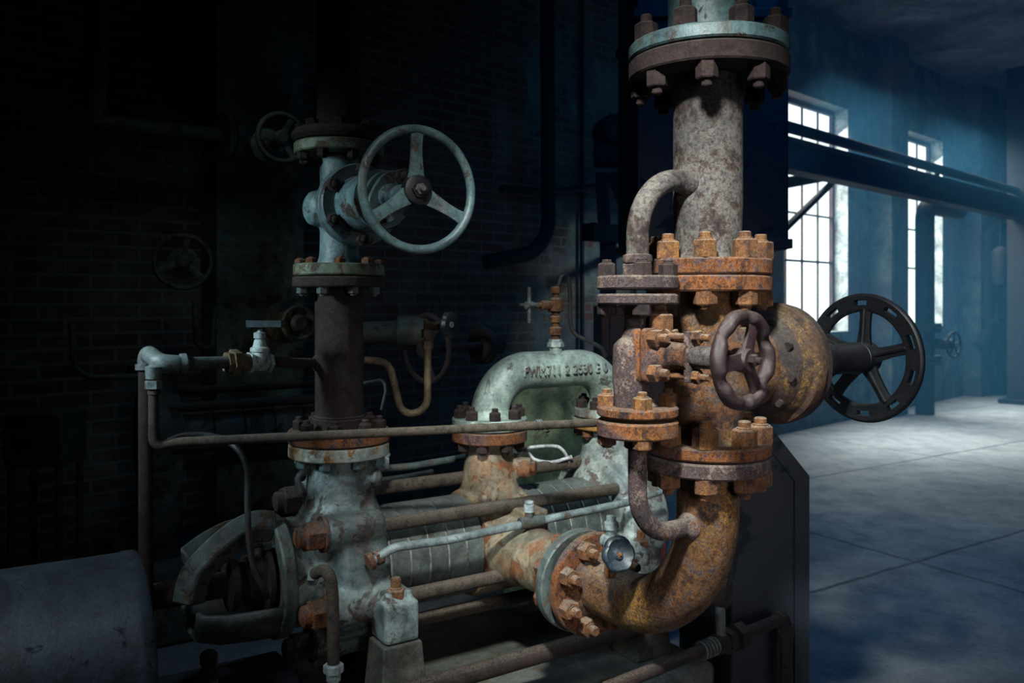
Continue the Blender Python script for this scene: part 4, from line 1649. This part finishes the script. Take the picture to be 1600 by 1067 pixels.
sweep(b, spline([wall_hit(770, .1) + Z * 2.35, wall_hit(850, .1) + Z * 2.38, wall_hit(930, .1) + Z * 2.48, wall_hit(1000, .1) + Z * 2.5], 6), .03, 10)
o = obj('cable', b, 'wall_steel', None)
tag(o, 'dark cable strung along the plaster wall behind the trestle', 'cable')

# ================================================================== dim machines at the left
def small_wheel(name, lab, px, py, Y, rpx, ax, nsp, mat, ph=.3, stem=.25, rr=.012, cat='valve', group=None):
    c = P(px, py, Y)
    R_ = rpx * Y / FPX
    ax = Vector(ax).normalized()
    t = thing(name, lab, cat, c - ax * stem)
    b = B()
    torus(b, c, ax, R_, rr, 56, 10)
    h_ = obj('handwheel', b, mat, t)
    for i in range(nsp):
        b = B()
        spoke(b, c, ax, ph + 2 * pi * i / nsp, .02, R_ - .004, .028, .02, .014, -.01)
        obj('spoke', b, mat, h_)
    b = B()
    lathe(b, [(0, -.03), (.032, -.03), (.034, .01), (.022, .02), (0, .02)], c, ax, 20)
    obj('hub', b, mat, h_)
    b = B()
    rod(b, c - ax * stem, c, .018, 12)
    lathe(b, [(0, 0), (.08, 0), (.08, .03), (.045, .04), (.04, .12), (0, .12)], c - ax * stem, ax, 24)
    obj('stem', b, mat, t)
    return t


# second pump
Q = P(395, 690, 4.15)
Q.z = 0
BZ = zy(672, 4.15)
t = thing('multistage_pump', 'dim old banded pump standing far behind the left standpipe', 'pump', Q, RZ)
for i in range(5):
    b = B()
    a0 = -.36 + .144 * i
    lathe(b, [(0, a0 + .003), (.155, a0 + .003), (.16, a0 + .01), (.16, a0 + .134), (.155, a0 + .141), (0, a0 + .141)], at(Q, z=BZ), U, 40)
    obj('stage_casing', b, 'old_machine', t)
for sg in (-1, 1):
    b = B()
    lathe(b, [(0, -.08), (.23, -.08), (.235, 0), (.21, .08), (0, .08)], at(Q, sg * .44, 0, BZ), U, 40)
    lathe(b, [(0, 0), (.10, .0), (.08, .30), (.135, .31), (.135, .35), (0, .35)], at(Q, sg * .44, 0, BZ), Z, 32)
    box(b, at(Q, sg * .44, 0, (BZ + .34) / 2), U, V, Z, .07, .2, (BZ - .34) / 2)
    obj('end_casing', b, 'old_machine', t)
for e_, z_ in ((.15, .15), (.21, -.03), (-.05, .21)):
    b = B()
    rod(b, at(Q, -.44, e_, BZ + z_), at(Q, .44, e_, BZ + z_), .02, 12)
    obj('tie_rod', b, 'rust_dark', t)
b = B()
box(b, at(Q, 0, 0, .17), U, V, Z, .62, .36, .168)
o = obj('machine_plinth', b, 'concrete', None, bevel=.02)
tag(o, 'concrete plinth under the dim old pump at the back', 'plinth')
# its riser with a second teal valve
Rr = at(Q, .44)
t = thing('standpipe', 'dim riser pipe with flanges rising behind the teal gate valve', 'pipe', at(Rr, z=BZ + .352))
b = B()
lathe(b, [(0, BZ + .352), (.135, BZ + .352), (.135, BZ + .39), (.07, BZ + .4), (.07, 1.9), (.13, 1.9), (.13, 1.94), (0, 1.94)], Rr, Z, 36)
obj('pipe', b, 'old_machine', t)
b = B()
lathe(b, [(0, 1.945), (.13, 1.945), (.13, 1.98), (.08, 1.99), (.09, 2.1), (.09, 2.45), (.08, 2.55), (.13, 2.56), (.13, 2.6), (.075, 2.61), (.075, CEIL - .01), (0, CEIL - .01)], Rr, Z, 36)
obj('valve_body', b, 'old_machine', t)
small_wheel('gate_valve', 'dim three spoked valve wheel left of the teal valve flange', 440, 215, 3.75, 37, V, 3, 'old_machine', ph=radians(62))
small_wheel('gate_valve', 'very dim spoked valve wheel low on the dark left wall', 286, 409, 4.0, 41, (V - U * .2), 3, 'old_machine', ph=radians(80))
small_wheel('brass_valve', 'dull brass valve with small spoked wheel behind the needle valve', 466, 505, 3.1, 25, (V + U * .15), 5, 'brass', ph=.5, stem=.14, rr=.009)
nv = small_wheel('gate_valve', 'rusty narrow seen valve wheel behind the siphon tube', 667, 545, 3.35, 52, (U * 1.0 - V * .25), 3, 'rust_dark', ph=.2, stem=-.3)
b = B()
rod(b, P(560, 520, 3.35), P(652, 517, 3.4), .045, 18)
lathe(b, [(0, 0), (.062, 0), (.062, .12), (0, .12)], P(622, 517, 3.38), Vector((1, .05, 0)), 20)
obj('spindle', b, 'old_machine', nv)
# brick pier with flaking green paint
PH_ = wall_hit(383)
b = B()
box(b, PH_ + WN * .11 + Z * (CEIL / 2), WD, WN, Z, .27, .11, CEIL / 2)
M['pier'] = chipped('green_washed_pier', (112, 122, 104), (60, 50, 46), .42, 2.5, (84, 92, 86), rough=.85, spec=.2)
o = struct('pillar_3', b, 'pier')
t = thing('header_pipe', 'dim flanged header pipe running along the dark left wall', 'pipe', P(240, 205, 4.2))
b = B()
p, q = P(150, 190, 3.9), P(352, 214, 4.35)
rod(b, p, q, .04, 16)
obj('pipe', b, 'old_machine', t)
b = B()
dd = (q - p).normalized()
for s_ in (-.03, .015):
    lathe(b, [(0, s_), (.125, s_), (.125, s_ + .03), (0, s_ + .03)], q, dd, 28)
obj('flange', b, 'old_machine', t)
b = B()
lathe(b, [(0, .05), (.06, .05), (.07, .2), (.05, .26), (0, .26)], q, dd, 24)
obj('valve_body', b, 'old_machine', t)
b = B()
dz_ = Vector((p.x, p.y, 0))
rod(b, p - Z * .02, Vector((p.x, p.y, CEIL - .01)), .04, 16)
obj('drop_pipe', b, 'old_machine', t)
t = thing('switch_box', 'dim dented steel box on legs at the far left', 'box', Vector((P(72, 0, 3.3).x, 3.3, 0)))
b = B()
c = P(72, 682, 3.4)
box(b, c, Vector((1, 0, 0)), Vector((0, 1, 0)), Z, .115, .1, .105)
obj('body', b, 'old_machine', t, bevel=.008)
for sx in (-1, 1):
    for sy in (-1, 1):
        b = B()
        lp = Vector((c.x + sx * .095, c.y + sy * .08, 0))
        rod(b, lp, lp + Z * (c.z - .1), .014, 8)
        obj('leg', b, 'old_machine', t)
b = B()
prism(b, [P(35, 642, 3.36), P(48, 632, 3.40), P(80, 640, 3.42), P(70, 646, 3.34)], Z * .006)
o = obj('paper_sheets', b, 'paper', None)
bz = min(v.co.z for v in o.data.vertices)
for v in o.data.vertices:
    v.co.z = c.z + .1055 + (.004 if v.co.z > bz + .02 else 0) + .002 * random.random()
tag(o, 'faded yellow paper lying on the dim steel box', 'paper')
for pts, r, lab in (
        ([P(112, 505, 3.6), P(116, 575, 3.6), P(140, 590, 3.6), P(215, 588, 3.7)], .014, 'thin dim pipe with a bend left of the stand pole'),
        ([P(305, 470, 3.4), P(306, 540, 3.4), P(330, 548, 3.4), P(336, 480, 3.4)], .012, 'thin dim U bent tube behind the galvanised pipe'),
        ([P(560, 600, 3.0), P(600, 593, 3.05), P(603, 610, 3.05), P(596, 640, 3.05)], .006, 'thin dark wire bent beside the left standpipe'),
        ([P(590, 733, 2.75), P(645, 728, 2.8), P(740, 712, 2.95)], .012, 'thin grey tube running behind the pump barrel'),
        ([P(590, 752, 2.8), P(640, 745, 2.85), P(676, 738, 2.9)], .012, 'short dim tube with joints behind the pump barrel'),
        ([P(470, 770, 2.42), P(463, 745, 2.42), P(478, 736, 2.44), P(500, 735, 2.47)], .009, 'small looped tube beside the left upright nozzle')):
    b = B()
    sweep(b, fillet(pts, .05, 6), r, 12)
    o = obj('tube', b, 'galv_dark' if 'grey' in lab or 'looped' in lab else 'old_machine', None)
    tag(o, lab, 'tube')
b = B()
q = P(603, 722, 2.76)
rod(b, q - Z * .02, q + Z * .02, .011, 12)
rod(b, q + Z * .02, q + Z * .03, .014, 12)
o = obj('grease_cap', b, 'white_valve', None)
tag(o, 'small white capped stub on the thin grey tube', 'fitting')
# ================================================================== light
def area(name, loc, to, size, energy, color, size_y=None, spread=180):
    l = bpy.data.lights.new(name, 'AREA')
    l.energy = energy
    l.color = color
    l.size = size
    if size_y:
        l.shape = 'RECTANGLE'
        l.size_y = size_y
    l.spread = radians(spread)
    o = bpy.data.objects.new(name, l)
    o.location = loc
    o.rotation_euler = (Vector(to) - Vector(loc)).to_track_quat('-Z', 'Y').to_euler()
    COL.objects.link(o)
    return o


def spot(name, loc, to, energy, color, ang, blend, rad):
    l = bpy.data.lights.new(name, 'SPOT')
    l.energy = energy
    l.color = color
    l.spot_size = radians(ang)
    l.spot_blend = blend
    l.shadow_soft_size = rad
    o = bpy.data.objects.new(name, l)
    o.location = loc
    o.rotation_euler = (Vector(to) - Vector(loc)).to_track_quat('-Z', 'Y').to_euler()
    COL.objects.link(o)
    return o


w = bpy.data.worlds.new('World')
SC.world = w
w.use_nodes = True
bg = w.node_tree.nodes['Background']
bg.inputs[0].default_value = (.86, .97, 1.0, 1)
bg.inputs[1].default_value = 2.2
for i, (s0, s1) in enumerate(openings):
    area('daylight_%d' % i, W((s0 + s1) / 2, -.75, 3.2), W((s0 + s1) / 2 + .0, 1.3, 0), 1.9, 350, (.84, .95, 1.0), 3.0, 100)
# added key spot above the aisle for the valves, no fixture there
spot('key_spot', (-.15, .25, 3.0), (.42, 2.3, 1.0), 740, (.94, 1.0, .95), 41, 1.0, .12)
area('teal_fill', (4.6, 5.2, 4.75), (6.2, 9.5, 1.0), 3.0, 76, (.02, .26, .46), 3.0)  # added teal fill below the ceiling, for the far wall and haze
area('blue_fill', (2.2, 3.0, 4.7), (2.3, 5.4, 1.2), 2.4, 75, (.005, .13, .42), 2.4, 110)  # added blue fill below the ceiling, tinting the haze near the duct
area('front_fill', (.9, -.3, 1.5), (.45, 2.0, 1.05), .7, 2.2, (.95, .96, 1.0), .7, 50)  # added soft fill from beside the camera, for elbow and valves
area('side_fill', (-1.9, .3, 2.7), (-1.05, 1.95, .75), .5, 1.3, (.72, .88, 1.0), .5, 40)  # added cool fill to bring up the sheet metal drum

area('back_fill', (-1.0, 2.9, 2.9), (-1.5, 4.5, .9), .4, 0.42, (.7, 1.0, .85), .4, 80)  # added faint greenish fill on the dim machines
spot('wall_fill', W(-2.7, 1.9, 2.9), W(-3.3, 0, 1.4), 120, (.74, .92, 1.0), 44, 1.0, .2)  # added spot brightening the plaster behind the crossover pipe

spot('left_spot', (-2.3, 1.15, 2.35), (-.48, 2.45, 1.32), 230, (.72, .95, 1.0), 37, 1.0, .15)  # added spot giving the left column its light from the left

# thin dust haze hanging in the open end of the hall
hm = bpy.data.materials.new('dust_haze')
hm.use_nodes = True
ht = hm.node_tree
ht.nodes.clear()
ho = ht.nodes.new('ShaderNodeOutputMaterial')
hs = ht.nodes.new('ShaderNodeVolumeScatter')
hs.inputs['Color'].default_value = (.16, .60, 1, 1)
hs.inputs['Density'].default_value = .018
ht.links.new(hs.outputs[0], ho.inputs['Volume'])
M['haze'] = hm
b = B()
box(b, W(.8, 4.3, CEIL / 2), WD, WN, Z, 7.4, 4.25, CEIL / 2 - .03)
o = obj('dust_haze', b, 'haze', None)
tag(o, 'thin bluish dust haze hanging in the hall air', 'haze', kind='stuff')

# ================================================================== camera
cd = bpy.data.cameras.new('Camera')
cam = bpy.data.objects.new('Camera', cd)
COL.objects.link(cam)
cam.location = (0, 0, CH)
cam.rotation_euler = (pi / 2, 0, 0)
cd.sensor_width = 36
cd.lens = FPX / 1600 * 36
cd.shift_y = -(533.5 - HZ) / 1600
cd.dof.use_dof = True
cd.dof.focus_distance = 1.95
cd.dof.aperture_fstop = 5.0
SC.camera = cam
SC.cycles.use_denoising = True
SC.cycles.max_bounces = 6
SC.cycles.transparent_max_bounces = 8
SC.cycles.sample_clamp_indirect = 3
vs = SC.view_settings
vs.view_transform = 'Standard'
vs.look = 'None'
vs.gamma = 1
vs.exposure = 0
vs.use_curve_mapping = False
